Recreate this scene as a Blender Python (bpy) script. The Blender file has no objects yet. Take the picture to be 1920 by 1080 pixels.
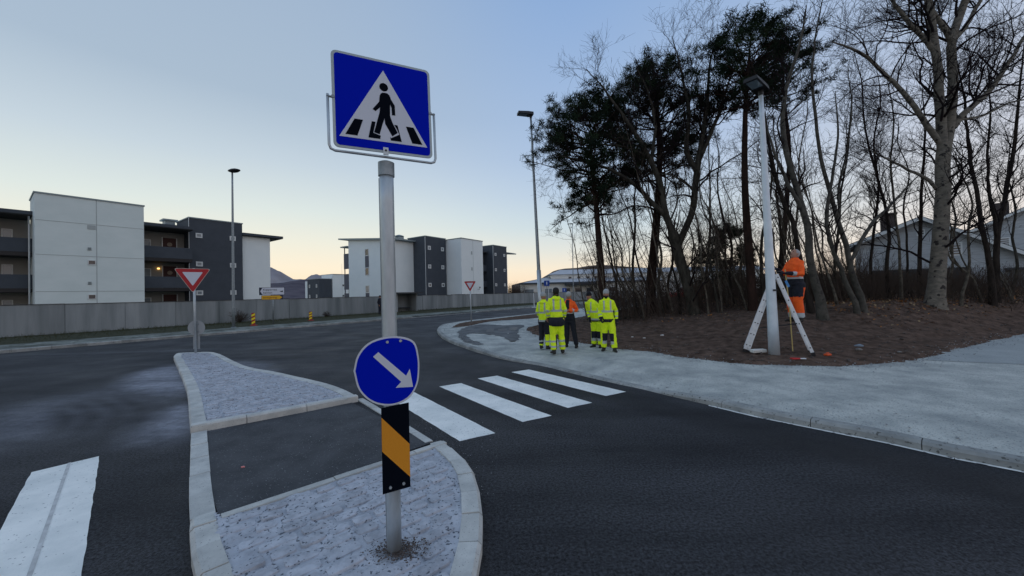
import bpy, math, random
import numpy as np
from mathutils import Matrix, Vector

sc = bpy.context.scene
COL = sc.collection
R = math.radians

# ------------------------------------------------------------------ camera
EYE = 1.75
cam = bpy.data.objects.new('camera', bpy.data.cameras.new('camera'))
COL.objects.link(cam)
sc.camera = cam
cam.data.sensor_width = 36
cam.data.lens = 36 * 700 / 1920
cam.data.clip_start = 0.05
cam.data.clip_end = 9000
CM = Matrix.Rotation(R(90.835), 3, 'X') @ Matrix.Rotation(R(-1.39), 3, 'Z')
cam.matrix_world = Matrix.Translation((0, 0, EYE)) @ CM.to_4x4()

# ------------------------------------------------------------------ world: dusk sky
def lin(c):
    return tuple(((v / 255) / 12.92 if v <= 10 else ((v / 255 + .055) / 1.055) ** 2.4) for v in c) + (1.0,)

w = bpy.data.worlds.new('World')
sc.world = w
w.use_nodes = True
nt = w.node_tree
bg = nt.nodes['Background']
N = nt.nodes.new
L = nt.links.new
geo = N('ShaderNodeTexCoord')
nrm = N('ShaderNodeVectorMath'); nrm.operation = 'NORMALIZE'
L(geo.outputs['Generated'], nrm.inputs[0])
sep = N('ShaderNodeSeparateXYZ'); L(nrm.outputs[0], sep.inputs[0])
def ramp(stops):
    r = N('ShaderNodeValToRGB')
    r.color_ramp.interpolation = 'B_SPLINE' if False else 'LINEAR'
    e = r.color_ramp.elements
    while len(e) > 1:
        e.remove(e[-1])
    e[0].position = stops[0][0]; e[0].color = lin(stops[0][1])
    for p, c in stops[1:]:
        n = e.new(p); n.color = lin(c)
    L(sep.outputs[2], r.inputs[0])
    return r
ra = ramp([(0, (252, 222, 180)), (.07, (246, 232, 206)), (.13, (232, 230, 214)), (.20, (214, 223, 219)), (.30, (190, 204, 214)), (.42, (164, 182, 200)), (.7, (150, 171, 197)), (1, (150, 172, 203))])
rb = ramp([(0, (244, 214, 182)), (.06, (240, 226, 203)), (.11, (219, 221, 214)), (.17, (197, 212, 219)), (.25, (180, 199, 219)), (.34, (165, 187, 216)), (.62, (136, 166, 207)), (1, (150, 172, 203))])
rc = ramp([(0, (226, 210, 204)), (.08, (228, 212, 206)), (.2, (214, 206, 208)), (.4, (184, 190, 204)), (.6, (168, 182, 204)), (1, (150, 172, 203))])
flat = N('ShaderNodeVectorMath'); flat.operation = 'MULTIPLY'; flat.inputs[1].default_value = (1, 1, 0)
L(nrm.outputs[0], flat.inputs[0])
fn = N('ShaderNodeVectorMath'); fn.operation = 'NORMALIZE'; L(flat.outputs[0], fn.inputs[0])
dt = N('ShaderNodeVectorMath'); dt.operation = 'DOT_PRODUCT'
SUN_AZ = -52
dt.inputs[1].default_value = (math.sin(R(SUN_AZ)), math.cos(R(SUN_AZ)), 0)
L(fn.outputs[0], dt.inputs[0])
def mrange(a, b):
    m = N('ShaderNodeMapRange'); m.interpolation_type = 'SMOOTHSTEP'
    m.inputs[1].default_value = a; m.inputs[2].default_value = b
    L(dt.outputs['Value'], m.inputs[0])
    return m
m1 = mrange(.45, 1.0)
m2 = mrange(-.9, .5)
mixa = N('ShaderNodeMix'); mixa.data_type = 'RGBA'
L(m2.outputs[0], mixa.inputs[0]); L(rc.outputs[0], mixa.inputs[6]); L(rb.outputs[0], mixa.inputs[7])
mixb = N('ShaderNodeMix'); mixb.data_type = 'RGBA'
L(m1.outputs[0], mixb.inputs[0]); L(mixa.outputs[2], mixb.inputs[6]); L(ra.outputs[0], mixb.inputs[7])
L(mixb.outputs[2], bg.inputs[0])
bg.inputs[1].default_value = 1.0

sun = bpy.data.objects.new('sun', bpy.data.lights.new('sun', 'SUN'))
COL.objects.link(sun)
sun.data.energy = 0.10
sun.data.angle = R(12)
sun.data.color = (1, .82, .62)
sun.rotation_euler = (R(86), 0, R(180 - SUN_AZ))

sc.view_settings.view_transform = 'Standard'
sc.view_settings.look = 'None'
sc.view_settings.exposure = 0.14
sc.view_settings.gamma = 1
sc.cycles.max_bounces = 5
sc.cycles.diffuse_bounces = 3
sc.cycles.use_denoising = True

# ------------------------------------------------------------------ helpers
CMn = np.array(CM)
def ray(u, v):
    return CMn @ np.array([(u - 960) / 700, (540 - v) / 700, -1.0])
def gp(u, v, z=0.0):
    """ground point seen at a picture position, on the level z"""
    d = ray(u, v); t = (z - EYE) / d[2]
    return Vector((d[0] * t, d[1] * t, z))
def at(u, v, y):
    d = ray(u, v); t = y / d[1]
    return Vector((d[0] * t, y, EYE + d[2] * t))

MATS = {}
def mat(name, col, rough=.8, col2=None, scale=6.0, detail=6, bump=0, bscale=40, metal=0, spec=.4,
        stretch=None, contrast=(.35, .65), speck=None, rand=0, coord='Position', emit=None, bdist=.01):
    if name in MATS:
        return MATS[name]
    m = bpy.data.materials.new(name); m.use_nodes = True
    t = m.node_tree; b = t.nodes['Principled BSDF']
    b.inputs['Base Color'].default_value = (*col, 1)
    b.inputs['Roughness'].default_value = rough
    b.inputs['Metallic'].default_value = metal
    b.inputs['Specular IOR Level'].default_value = spec
    g = t.nodes.new('ShaderNodeNewGeometry') if coord == 'Position' else t.nodes.new('ShaderNodeTexCoord')
    src = g.outputs[coord]
    if stretch:
        mp = t.nodes.new('ShaderNodeVectorMath'); mp.operation = 'MULTIPLY'; mp.inputs[1].default_value = stretch
        t.links.new(src, mp.inputs[0]); ssrc = mp.outputs[0]
    else:
        ssrc = src
    out = None
    if col2 is not None:
        n = t.nodes.new('ShaderNodeTexNoise'); n.inputs['Scale'].default_value = scale; n.inputs['Detail'].default_value = detail
        n.inputs['Roughness'].default_value = .62
        t.links.new(ssrc, n.inputs['Vector'])
        r = t.nodes.new('ShaderNodeValToRGB')
        r.color_ramp.elements[0].position = contrast[0]; r.color_ramp.elements[0].color = (*col, 1)
        r.color_ramp.elements[1].position = contrast[1]; r.color_ramp.elements[1].color = (*col2, 1)
        t.links.new(n.outputs[0], r.inputs[0]); out = r.outputs[0]
    if speck:
        sc_, th, sco = speck
        n = t.nodes.new('ShaderNodeTexNoise'); n.inputs['Scale'].default_value = sc_; n.inputs['Detail'].default_value = 2
        t.links.new(src, n.inputs['Vector'])
        r = t.nodes.new('ShaderNodeValToRGB')
        r.color_ramp.elements[0].position = th; r.color_ramp.elements[0].color = (0, 0, 0, 1)
        r.color_ramp.elements[1].position = th + .06; r.color_ramp.elements[1].color = (1, 1, 1, 1)
        t.links.new(n.outputs[0], r.inputs[0])
        mx = t.nodes.new('ShaderNodeMix'); mx.data_type = 'RGBA'
        t.links.new(r.outputs[0], mx.inputs[0])
        if out: t.links.new(out, mx.inputs[6])
        else: mx.inputs[6].default_value = (*col, 1)
        mx.inputs[7].default_value = (*sco, 1)
        out = mx.outputs[2]
    if rand:
        oi = t.nodes.new('ShaderNodeObjectInfo')
        mr = t.nodes.new('ShaderNodeMapRange'); mr.inputs[3].default_value = 1 - rand; mr.inputs[4].default_value = 1 + rand
        t.links.new(oi.outputs['Random'], mr.inputs[0])
        vm = t.nodes.new('ShaderNodeVectorMath'); vm.operation = 'SCALE'
        if out: t.links.new(out, vm.inputs[0])
        else: vm.inputs[0].default_value = col
        t.links.new(mr.outputs[0], vm.inputs['Scale'])
        out = vm.outputs[0]
    if out:
        t.links.new(out, b.inputs['Base Color'])
    if bump:
        n = t.nodes.new('ShaderNodeTexNoise'); n.inputs['Scale'].default_value = bscale; n.inputs['Detail'].default_value = 4
        t.links.new(ssrc if stretch else src, n.inputs['Vector'])
        bp = t.nodes.new('ShaderNodeBump'); bp.inputs['Strength'].default_value = bump; bp.inputs['Distance'].default_value = bdist
        t.links.new(n.outputs[0], bp.inputs['Height']); t.links.new(bp.outputs[0], b.inputs['Normal'])
    if emit:
        b.inputs['Emission Color'].default_value = (*emit[0], 1); b.inputs['Emission Strength'].default_value = emit[1]
    MATS[name] = m
    return m

def put(o, parent=None):
    COL.objects.link(o)
    if parent is not None:
        o.parent = parent
    return o
def tag(o, label=None, cat=None, group=None, kind=None):
    if label: o['label'] = label
    if cat: o['category'] = cat
    if group: o['group'] = group
    if kind: o['kind'] = kind
    return o
def empty(name, loc=(0, 0, 0), rz=0, parent=None):
    o = bpy.data.objects.new(name, None)
    o.location = loc; o.rotation_euler = (0, 0, rz)
    o.empty_display_size = .2
    return put(o, parent)

class MB:
    """collects geometry for ONE mesh object"""
    def __init__(s):
        s.v = []; s.f = []; s.mi = []
    def add(s, vs, fs, mi=0):
        b = len(s.v); s.v += [tuple(p) for p in vs]
        s.f += [tuple(i + b for i in f) for f in fs]; s.mi += [mi] * len(fs)
        return s
    def box(s, lo, hi, mi=0, M=None):
        x0, y0, z0 = lo; x1, y1, z1 = hi
        vs = [Vector(p) for p in ((x0, y0, z0), (x1, y0, z0), (x1, y1, z0), (x0, y1, z0), (x0, y0, z1), (x1, y0, z1), (x1, y1, z1), (x0, y1, z1))]
        if M is not None: vs = [M @ p for p in vs]
        return s.add(vs, [(0, 3, 2, 1), (4, 5, 6, 7), (0, 1, 5, 4), (1, 2, 6, 5), (2, 3, 7, 6), (3, 0, 4, 7)], mi)
    def bbox(s, lo, hi, c=.01, mi=0, M=None):
        """box with chamfered vertical and top edges"""
        x0, y0, z0 = lo; x1, y1, z1 = hi
        def ring(i, z): return [(x0 + i, y0 + i, z), (x1 - i, y0 + i, z), (x1 - i, y1 - i, z), (x0 + i, y1 - i, z)]
        rs = [ring(c, z0), ring(0, z0 + c), ring(0, z1 - c), ring(c, z1)]
        vs = [Vector(p) for r in rs for p in r]
        if M is not None: vs = [M @ p for p in vs]
        fs = [(3, 2, 1, 0), (12, 13, 14, 15)]
        for k in range(3):
            for j in range(4):
                a = k * 4 + j; b = k * 4 + (j + 1) % 4
                fs.append((a, b, b + 4, a + 4))
        return s.add(vs, fs, mi)
    def prism(s, poly, z0, z1, mi=0, M=None):
        n = len(poly)
        vs = [Vector((p[0], p[1], z0)) for p in poly] + [Vector((p[0], p[1], z1)) for p in poly]
        if M is not None: vs = [M @ p for p in vs]
        fs = [tuple(range(n - 1, -1, -1)), tuple(range(n, 2 * n))] + [(i, (i + 1) % n, (i + 1) % n + n, i + n) for i in range(n)]
        return s.add(vs, fs, mi)
    def tube(s, pts, rad, n=12, mi=0, cap=True, sq=None):
        pts = [Vector(p) for p in pts]; k = len(pts)
        if not hasattr(rad, '__len__'): rad = [rad] * k
        vs = []
        ref = None
        for i, p in enumerate(pts):
            t = (pts[min(i + 1, k - 1)] - pts[max(i - 1, 0)]).normalized()
            if ref is None:
                ref = Vector((1, 0, 0)) if abs(t.x) < .8 else Vector((0, 1, 0))
            u = (ref - t * ref.dot(t)).normalized(); ref = u
            v = t.cross(u)
            r = rad[i]; ru, rv = (r, r) if not hasattr(r, '__len__') else r
            for j in range(n):
                a = 2 * math.pi * j / n
                vs.append(p + u * (math.cos(a) * ru) + v * (math.sin(a) * rv))
        fs = [(i * n + j, i * n + (j + 1) % n, (i + 1) * n + (j + 1) % n, (i + 1) * n + j) for i in range(k - 1) for j in range(n)]
        if cap:
            fs.append(tuple(range(n - 1, -1, -1))); fs.append(tuple(range((k - 1) * n, k * n)))
        return s.add(vs, fs, mi)
    def build(s, name, mats, parent=None, smooth=False, loc=None, rot=None):
        me = bpy.data.meshes.new(name)
        me.from_pydata(s.v, [], s.f)
        for m in (mats if isinstance(mats, (list, tuple)) else [mats]):
            me.materials.append(m)
        if any(s.mi): me.polygons.foreach_set('material_index', s.mi)
        if smooth: me.polygons.foreach_set('use_smooth', [True] * len(s.f))
        me.update()
        o = bpy.data.objects.new(name, me)
        if loc is not None: o.location = loc
        if rot is not None: o.rotation_euler = rot
        return put(o, parent)

def fast_mesh(name, V, Q, mats, parent=None, smooth=False, mi=None):
    """numpy arrays -> mesh object; Q is (n,4) or (n,3)"""
    me = bpy.data.meshes.new(name)
    k = Q.shape[1]
    me.vertices.add(len(V)); me.vertices.foreach_set('co', np.ascontiguousarray(V, dtype=np.float32).ravel())
    me.loops.add(Q.size); me.loops.foreach_set('vertex_index', np.ascontiguousarray(Q, dtype=np.int32).ravel())
    me.polygons.add(len(Q)); me.polygons.foreach_set('loop_start', np.arange(0, Q.size, k, dtype=np.int32))
    for m in (mats if isinstance(mats, (list, tuple)) else [mats]):
        me.materials.append(m)
    if mi is not None: me.polygons.foreach_set('material_index', np.asarray(mi, dtype=np.int32))
    if smooth: me.polygons.foreach_set('use_smooth', np.ones(len(Q), dtype=bool))
    me.update(calc_edges=True); me.validate()
    return put(bpy.data.objects.new(name, me), parent)

def smooth_line(pts, step=.15):
    """Catmull-Rom through 2D/3D points, resampled"""
    P = [Vector(p) for p in pts]; P = [P[0] * 2 - P[1]] + P + [P[-1] * 2 - P[-2]]
    out = []
    for i in range(1, len(P) - 2):
        a, b, c, d = P[i - 1:i + 3]
        n = max(1, int((c - b).length / step))
        for k in range(n):
            t = k / n
            out.append(.5 * ((2 * b) + (c - a) * t + (2 * a - 5 * b + 4 * c - d) * t * t + (3 * b - a - 3 * c + d) * t ** 3))
    out.append(P[-2])
    return out

def pip(poly, X, Y):
    """point in polygon, numpy"""
    inside = np.zeros(np.shape(X), bool)
    n = len(poly)
    for i in range(n):
        x0, y0 = poly[i][0], poly[i][1]; x1, y1 = poly[(i + 1) % n][0], poly[(i + 1) % n][1]
        if y0 == y1: continue
        c = ((y0 > Y) != (y1 > Y)) & (X < (x1 - x0) * (Y - y0) / (y1 - y0) + x0)
        inside ^= c
    return inside
def pdist(poly, X, Y, closed=True):
    d = np.full(np.shape(X), 1e9)
    n = len(poly)
    for i in range(n if closed else n - 1):
        x0, y0 = poly[i][0], poly[i][1]; x1, y1 = poly[(i + 1) % n][0], poly[(i + 1) % n][1]
        dx, dy = x1 - x0, y1 - y0; q = dx * dx + dy * dy + 1e-12
        t = np.clip(((X - x0) * dx + (Y - y0) * dy) / q, 0, 1)
        d = np.minimum(d, np.hypot(X - x0 - t * dx, Y - y0 - t * dy))
    return d
_rg = np.random.RandomState(5)
_tab = _rg.rand(64, 64)
def vnoise(X, Y):
    xi = np.floor(X).astype(int); yi = np.floor(Y).astype(int); fx = X - xi; fy = Y - yi
    fx = fx * fx * (3 - 2 * fx); fy = fy * fy * (3 - 2 * fy)
    g = lambda a, b: _tab[a % 64, b % 64]
    return (g(xi, yi) * (1 - fx) + g(xi + 1, yi) * fx) * (1 - fy) + (g(xi, yi + 1) * (1 - fx) + g(xi + 1, yi + 1) * fx) * fy - .5
def fbm(X, Y, o=4):
    s = 0; a = 1
    for k in range(o):
        s = s + a * vnoise(X * 2 ** k + 7.3 * k, Y * 2 ** k + 3.1 * k); a *= .5
    return s

# ------------------------------------------------------------------ materials
M_galv = mat('galvanised_steel', (.38, .43, .46), .42, (.54, .60, .63), 9, bump=.08, bscale=30, metal=.55, stretch=(1, 1, .25))
M_galvd = mat('dull_galvanised', (.22, .26, .28), .5, (.33, .37, .39), 14, metal=.55)
M_alu = mat('aluminium', (.66, .69, .72), .4, (.78, .81, .83), 12, metal=.35)
M_post = mat('lamp_post_paint', (.42, .47, .49), .4, (.5, .55, .57), 5, metal=.35)
M_black = mat('black_plastic', (.012, .013, .016), .45)
M_concrete = mat('concrete_wall', (.14, .165, .172), .9, (.33, .36, .37), 1.0, detail=9, bump=.3, bscale=25, stretch=(.9, .9, .09), contrast=(.32, .68), rand=.09)
M_kerb = mat('kerb_stone', (.42, .43, .41), .88, (.58, .585, .55), 5, bump=.35, bscale=60, speck=(90, .66, (.12, .12, .13)), rand=.10, bdist=.006)
M_cobble = mat('cobble_stone', (.30, .32, .355), .9, (.46, .485, .53), 14, bump=.8, bscale=45, speck=(36, .62, (.09, .10, .12)), rand=.12, contrast=(.3, .6))
M_slurry = mat('grout_slurry', (.32, .34, .375), .92, (.49, .515, .56), 7, bump=.9, bscale=38, speck=(38, .60, (.10, .115, .135)), contrast=(.32, .6))
M_gravel = mat('stone_dust_path', (.27, .295, .29), .95, (.54, .56, .52), 1.6, detail=15, bump=1, bscale=38, speck=(55, .59, (.22, .24, .24)), contrast=(.30, .62), bdist=.018)
M_dirt = mat('dirt', (.042, .028, .021), 1, (.165, .112, .085), 4.0, bump=1, bscale=18, contrast=(.3, .7), bdist=.05, spec=.1)
M_grass = mat('verge_grass', (.030, .036, .022), 1, (.075, .072, .045), 4, bump=1, bscale=25, spec=.1, bdist=.03)
M_earth = mat('far_ground', (.04, .045, .03), 1, (.06, .06, .045), .2, spec=.1)
M_white = mat('white_road_paint', (.70, .73, .70), .7, (.92, .93, .88), 2.2, detail=10, bump=.6, bscale=110, speck=(34, .665, (.26, .27, .28)), bdist=.004)
M_oldwhite = mat('worn_edge_line', (.60, .62, .60), .8, (.85, .86, .82), 5, speck=(14, .60, (.12, .12, .13)))
M_blue = mat('sign_blue', (.0004, .012, .48), .7, spec=.04)
M_signwhite = mat('sign_white', (.62, .66, .74), .45)
M_signblack = mat('sign_black', (.003, .005, .010), .8, spec=.04)
M_signback = mat('sign_grey_back', (.30, .33, .35), .5, metal=.3)
M_orange = mat('board_orange', (.68, .26, .012), .5, (.74, .30, .02), 200)
M_yellow = mat('sign_yellow', (.75, .42, .02), .5)
M_myel = mat('marker_yellow', (.85, .70, .02), .5)
M_red = mat('sign_red', (.42, .012, .022), .4)
M_wallw = mat('white_render', (.62, .72, .71), .9, (.72, .81, .80), .5, stretch=(1, 1, 2.0), contrast=(.25, .75))
M_wallw2 = mat('pale_render', (.74, .82, .83), .9, (.82, .89, .89), .6, contrast=(.25, .75))
M_dark = mat('charcoal_cladding', (.050, .062, .078), .8, (.064, .078, .096), 1.2, contrast=(.3, .7))
M_trim = mat('roof_edge_metal', (.25, .31, .33), .5, metal=.2)
M_roof = mat('roof_felt', (.045, .05, .055), .8)
M_recess = mat('gallery_wall', (.27, .27, .25), .9)
M_glass = mat('window_glass', (.02, .025, .035), .08, spec=.8)
M_glasslt = mat('window_glass_pale', (.20, .25, .28), .15, spec=.8)
M_frame = mat('window_frame_white', (.62, .66, .66), .6)
M_doorm = mat('dark_red_door', (.05, .014, .012), .6)
M_lit = mat('lit_lamp', (1, .6, .2), .5, emit=((1, .55, .16), 3.0))

def asphalt():
    m = bpy.data.materials.new('asphalt'); m.use_nodes = True
    t = m.node_tree; b = t.nodes['Principled BSDF']; n = t.nodes.new; l = t.links.new
    g = n('ShaderNodeNewGeometry'); P = g.outputs['Position']
    def noise(s, d=4, src=P, r=.6):
        x = n('ShaderNodeTexNoise'); x.inputs['Scale'].default_value = s; x.inputs['Detail'].default_value = d; x.inputs['Roughness'].default_value = r
        l(src, x.inputs['Vector']); return x.outputs[0]
    def rmp(src, a, ca, bb, cb):
        x = n('ShaderNodeValToRGB'); e = x.color_ramp.elements
        e[0].position = a; e[0].color = (*ca, 1); e[1].position = bb; e[1].color = (*cb, 1)
        l(src, x.inputs[0]); return x.outputs[0]
    def mth(op, a, bb=None, clamp=False):
        x = n('ShaderNodeMath'); x.operation = op; x.use_clamp = clamp
        for i, q in enumerate((a, bb)):
            if q is None: continue
            if isinstance(q, (int, float)): x.inputs[i].default_value = q
            else: l(q, x.inputs[i])
        return x.outputs[0]
    def mixc(f, a, bb):
        x = n('ShaderNodeMix'); x.data_type = 'RGBA'; l(f, x.inputs[0])
        if isinstance(a, tuple): x.inputs[6].default_value = (*a, 1)
        else: l(a, x.inputs[6])
        if isinstance(bb, tuple): x.inputs[7].default_value = (*bb, 1)
        else: l(bb, x.inputs[7])
        return x.outputs[2]
    base = rmp(noise(.35, 5), .32, (.024, .026, .029), .68, (.040, .042, .046))
    vor = n('ShaderNodeTexVoronoi'); vor.inputs['Scale'].default_value = 95; l(P, vor.inputs['Vector'])
    grain = rmp(noise(42, 7, P, .82), .40, (.12, .12, .12), .63, (2.3, 2.3, 2.35))
    mx = n('ShaderNodeMix'); mx.data_type = 'RGBA'; mx.blend_type = 'MULTIPLY'; mx.inputs[0].default_value = 1
    l(base, mx.inputs[6]); l(grain, mx.inputs[7]); col = mx.outputs[2]
    # long streaks of wear that follow the street
    mp = n('ShaderNodeMapping'); mp.inputs['Rotation'].default_value = (0, 0, R(-55)); mp.inputs['Scale'].default_value = (.07, 1.3, 1)
    l(P, mp.inputs['Vector'])
    st = rmp(noise(1.0, 5, mp.outputs[0]), .50, (0, 0, 0), .72, (1, 1, 1))
    sepx = n('ShaderNodeSeparateXYZ'); l(P, sepx.inputs[0])
    far = n('ShaderNodeMapRange'); far.inputs[1].default_value = 7.5; far.inputs[2].default_value = 11; l(sepx.outputs[1], far.inputs[0])
    col = mixc(mth('MULTIPLY', mth('MULTIPLY', st, far.outputs[0]), .5), col, (.085, .088, .098))
    # patch of dried grit left of the island, with tyre tracks curling through it
    def blob(cx, cy, rx, ry, rot, soft, wob=.35, ns=1.1):
        mp = n('ShaderNodeMapping'); mp.vector_type = 'TEXTURE'
        mp.inputs['Location'].default_value = (cx, cy, 0); mp.inputs['Rotation'].default_value = (0, 0, rot); mp.inputs['Scale'].default_value = (rx, ry, 1)
        l(P, mp.inputs['Vector'])
        ml = n('ShaderNodeVectorMath'); ml.operation = 'MULTIPLY'; ml.inputs[1].default_value = (1, 1, 0); l(mp.outputs[0], ml.inputs[0])
        ln = n('ShaderNodeVectorMath'); ln.operation = 'LENGTH'; l(ml.outputs[0], ln.inputs[0])
        d = mth('ADD', ln.outputs['Value'], mth('MULTIPLY', mth('SUBTRACT', noise(ns, 6), .5), wob))
        x = n('ShaderNodeMapRange'); x.interpolation_type = 'SMOOTHSTEP'
        x.inputs[1].default_value = 1; x.inputs[2].default_value = 1 - soft; l(d, x.inputs[0])
        return x.outputs[0], ln.outputs['Value']
    tex = rmp(noise(6, 8, P, .75), .30, (.35, .35, .35), .66, (1, 1, 1))
    f1, _ = blob(-5.32, 11.24, 4.84, 4.84, 0, .16, .05, 2.0)
    lim, _ = blob(-8.1, 8.0, 3.4, 2.9, R(125), .5, .3)
    fb, _ = blob(-4.95, 5.75, 1.7, .95, R(125), .8, .5)
    _, dr = blob(-9.7, 2.1, 1, 1, 0, .1, .0)
    dr = mth('ADD', dr, mth('MULTIPLY', noise(.7, 2), .35))
    band = n('ShaderNodeMapRange'); band.interpolation_type = 'SMOOTHSTEP'; band.inputs[1].default_value = .85; band.inputs[2].default_value = .45
    l(mth('ABSOLUTE', mth('SUBTRACT', dr, 5.25)), band.inputs[0])
    reg, _ = blob(-6.6, 6.0, 2.3, .95, R(144), .6, .3)
    wv = mth('ADD', mth('MULTIPLY', mth('SINE', mth('MULTIPLY', dr, 24)), .10), mth('MULTIPLY', noise(3, 5), 1.1))
    rings = mth('MULTIPLY', mth('MULTIPLY', band.outputs[0], wv), reg, True)
    halo, _ = blob(-7.2, 6.2, 2.6, 1.9, R(125), .8, .3)
    g1 = mth('MAXIMUM', mth('MULTIPLY', mth('MULTIPLY', f1, lim), .95), mth('MAXIMUM', fb, mth('MULTIPLY', halo, .50)))
    g1 = mth('MULTIPLY', mth('MULTIPLY', g1, tex), mth('SUBTRACT', 1.0, rings, True), True)
    col = mixc(mth('MULTIPLY', g1, 1.0), col, (.33, .35, .40))
    col = mixc(mth('MULTIPLY', rings, .45), col, (.016, .017, .020))
    # broad lane-long variation, and a damp strip beside the right-hand kerb
    ka, kb = gp(1331, 760, 0), gp(1920, 884, 0); kd = (ka - kb).normalized(); kn = Vector((-kd.y, kd.x, 0))
    if kn.dot(-ka) < 0: kn = -kn
    mq = n('ShaderNodeMapping'); mq.inputs['Rotation'].default_value = (0, 0, -math.atan2(kd.y, kd.x)); mq.inputs['Scale'].default_value = (.22, 1.5, 1); l(P, mq.inputs['Vector'])
    lane = rmp(noise(1.0, 6, mq.outputs[0], .6), .30, (.45, .45, .47), .70, (1.35, 1.33, 1.32))
    mm = n('ShaderNodeMix'); mm.data_type = 'RGBA'; mm.blend_type = 'MULTIPLY'; mm.inputs[0].default_value = .85; l(col, mm.inputs[6]); l(lane, mm.inputs[7]); col = mm.outputs[2]
    dk = n('ShaderNodeVectorMath'); dk.operation = 'DOT_PRODUCT'; l(P, dk.inputs[0]); dk.inputs[1].default_value = tuple(kn)
    dist = mth('SUBTRACT', dk.outputs['Value'], float(ka.dot(kn)))
    strip_ = n('ShaderNodeMapRange'); strip_.interpolation_type = 'SMOOTHSTEP'; strip_.inputs[1].default_value = .55; strip_.inputs[2].default_value = .12
    l(mth('ABSOLUTE', mth('SUBTRACT', mth('ADD', dist, mth('MULTIPLY', noise(.9, 4), .5)), .85)), strip_.inputs[0])
    col = mixc(mth('MULTIPLY', strip_.outputs[0], .55), col, (.013, .014, .016))
    l(col, b.inputs['Base Color'])
    rr = rmp(noise(.6, 4), .35, (.62, .62, .62), .7, (.9, .9, .9)); l(rr, b.inputs['Roughness'])
    b.inputs['Specular IOR Level'].default_value = .25
    bp = n('ShaderNodeBump'); bp.inputs['Strength'].default_value = 1.0; bp.inputs['Distance'].default_value = .009
    l(mth('ADD', noise(48, 8, P, .85), mth('MULTIPLY', vor.outputs[0], .35)), bp.inputs['Height']); l(bp.outputs[0], b.inputs['Normal'])
    return m
GRIT = gp(285, 745, 0)
TRACK = gp(165, 800, 0)
M_asph = asphalt()
M_asph2 = mat('patch_asphalt', (.060, .066, .070), .9, (.15, .16, .165), 2, bump=.9, bscale=70, speck=(70, .63, (.16, .17, .18)))
M_asph3 = mat('crossing_asphalt', (.040, .043, .048), .9, (.070, .074, .080), 2.5, bump=.9, bscale=70, speck=(60, .64, (.15, .155, .165)), bdist=.006)
M_drive = mat('old_light_asphalt', (.30, .33, .33), .95, (.38, .41, .405), 1.2, bump=.6, bscale=60, speck=(50, .62, (.18, .20, .20)))

# ------------------------------------------------------------------ street axes
S = Vector((math.sin(R(35)), math.cos(R(35)), 0)); Nn = Vector((-S.y, S.x, 0)); A55 = R(55)
def sn(s, n, z=0): return S * s + Nn * n + Vector((0, 0, z))

def sheet(name, poly, z, m, kind='structure', parent=None, label=None, cat=None):
    b = MB(); b.add([(p[0], p[1], z) for p in poly], [tuple(range(len(poly)))])
    o = b.build(name, m, parent)
    if parent is None: tag(o, label, cat, kind=kind)
    return o

# ground to the horizon
sheet('ground', [(-4000, -600), (4000, -600), (4000, 6000), (-4000, 6000)], -.06, M_earth)
# the junction: one asphalt sheet up to the far kerb
road_poly = [sn(-60, 23.3), sn(-60, -40), Vector((60, -30, 0)), Vector((60, 20, 0)), sn(260, 8), sn(260, 23.3)]
sheet('road', road_poly, 0, M_asph)

# ---- far side: sidewalk strip, grass verge
def strip(name, s0, s1, n0, n1, z0, z1, m):
    b = MB(); ks = 60
    vs = []; fs = []
    for i in range(ks + 1):
        s = s0 + (s1 - s0) * i / ks
        vs += [sn(s, n0, z0), sn(s, (n0 + n1) / 2, (z0 + z1) / 2 + .03), sn(s, n1, z1)]
    for i in range(ks):
        for j in range(2):
            a = i * 3 + j; fs.append((a, a + 3, a + 4, a + 1))
    b.add(vs, fs)
    return tag(b.build(name, m), kind='structure')
M_walk = mat('old_sidewalk', (.06, .068, .055), .95, (.21, .23, .205), 1.1, detail=10, bump=.7, bscale=30, speck=(5, .56, (.05, .055, .04)), contrast=(.38, .6))
strip('sidewalk', -60, 240, 23.45, 26.2, .11, .13, M_walk)
strip('grass_verge', -60, 240, 26.2, 33.2, .13, .10, M_grass)
M_yard = mat('yard_ground', (.05, .06, .04), 1, (.09, .09, .07), 1)
strip('yard', -60, 240, 33.2, 140, .05, .05, M_yard)

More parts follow.
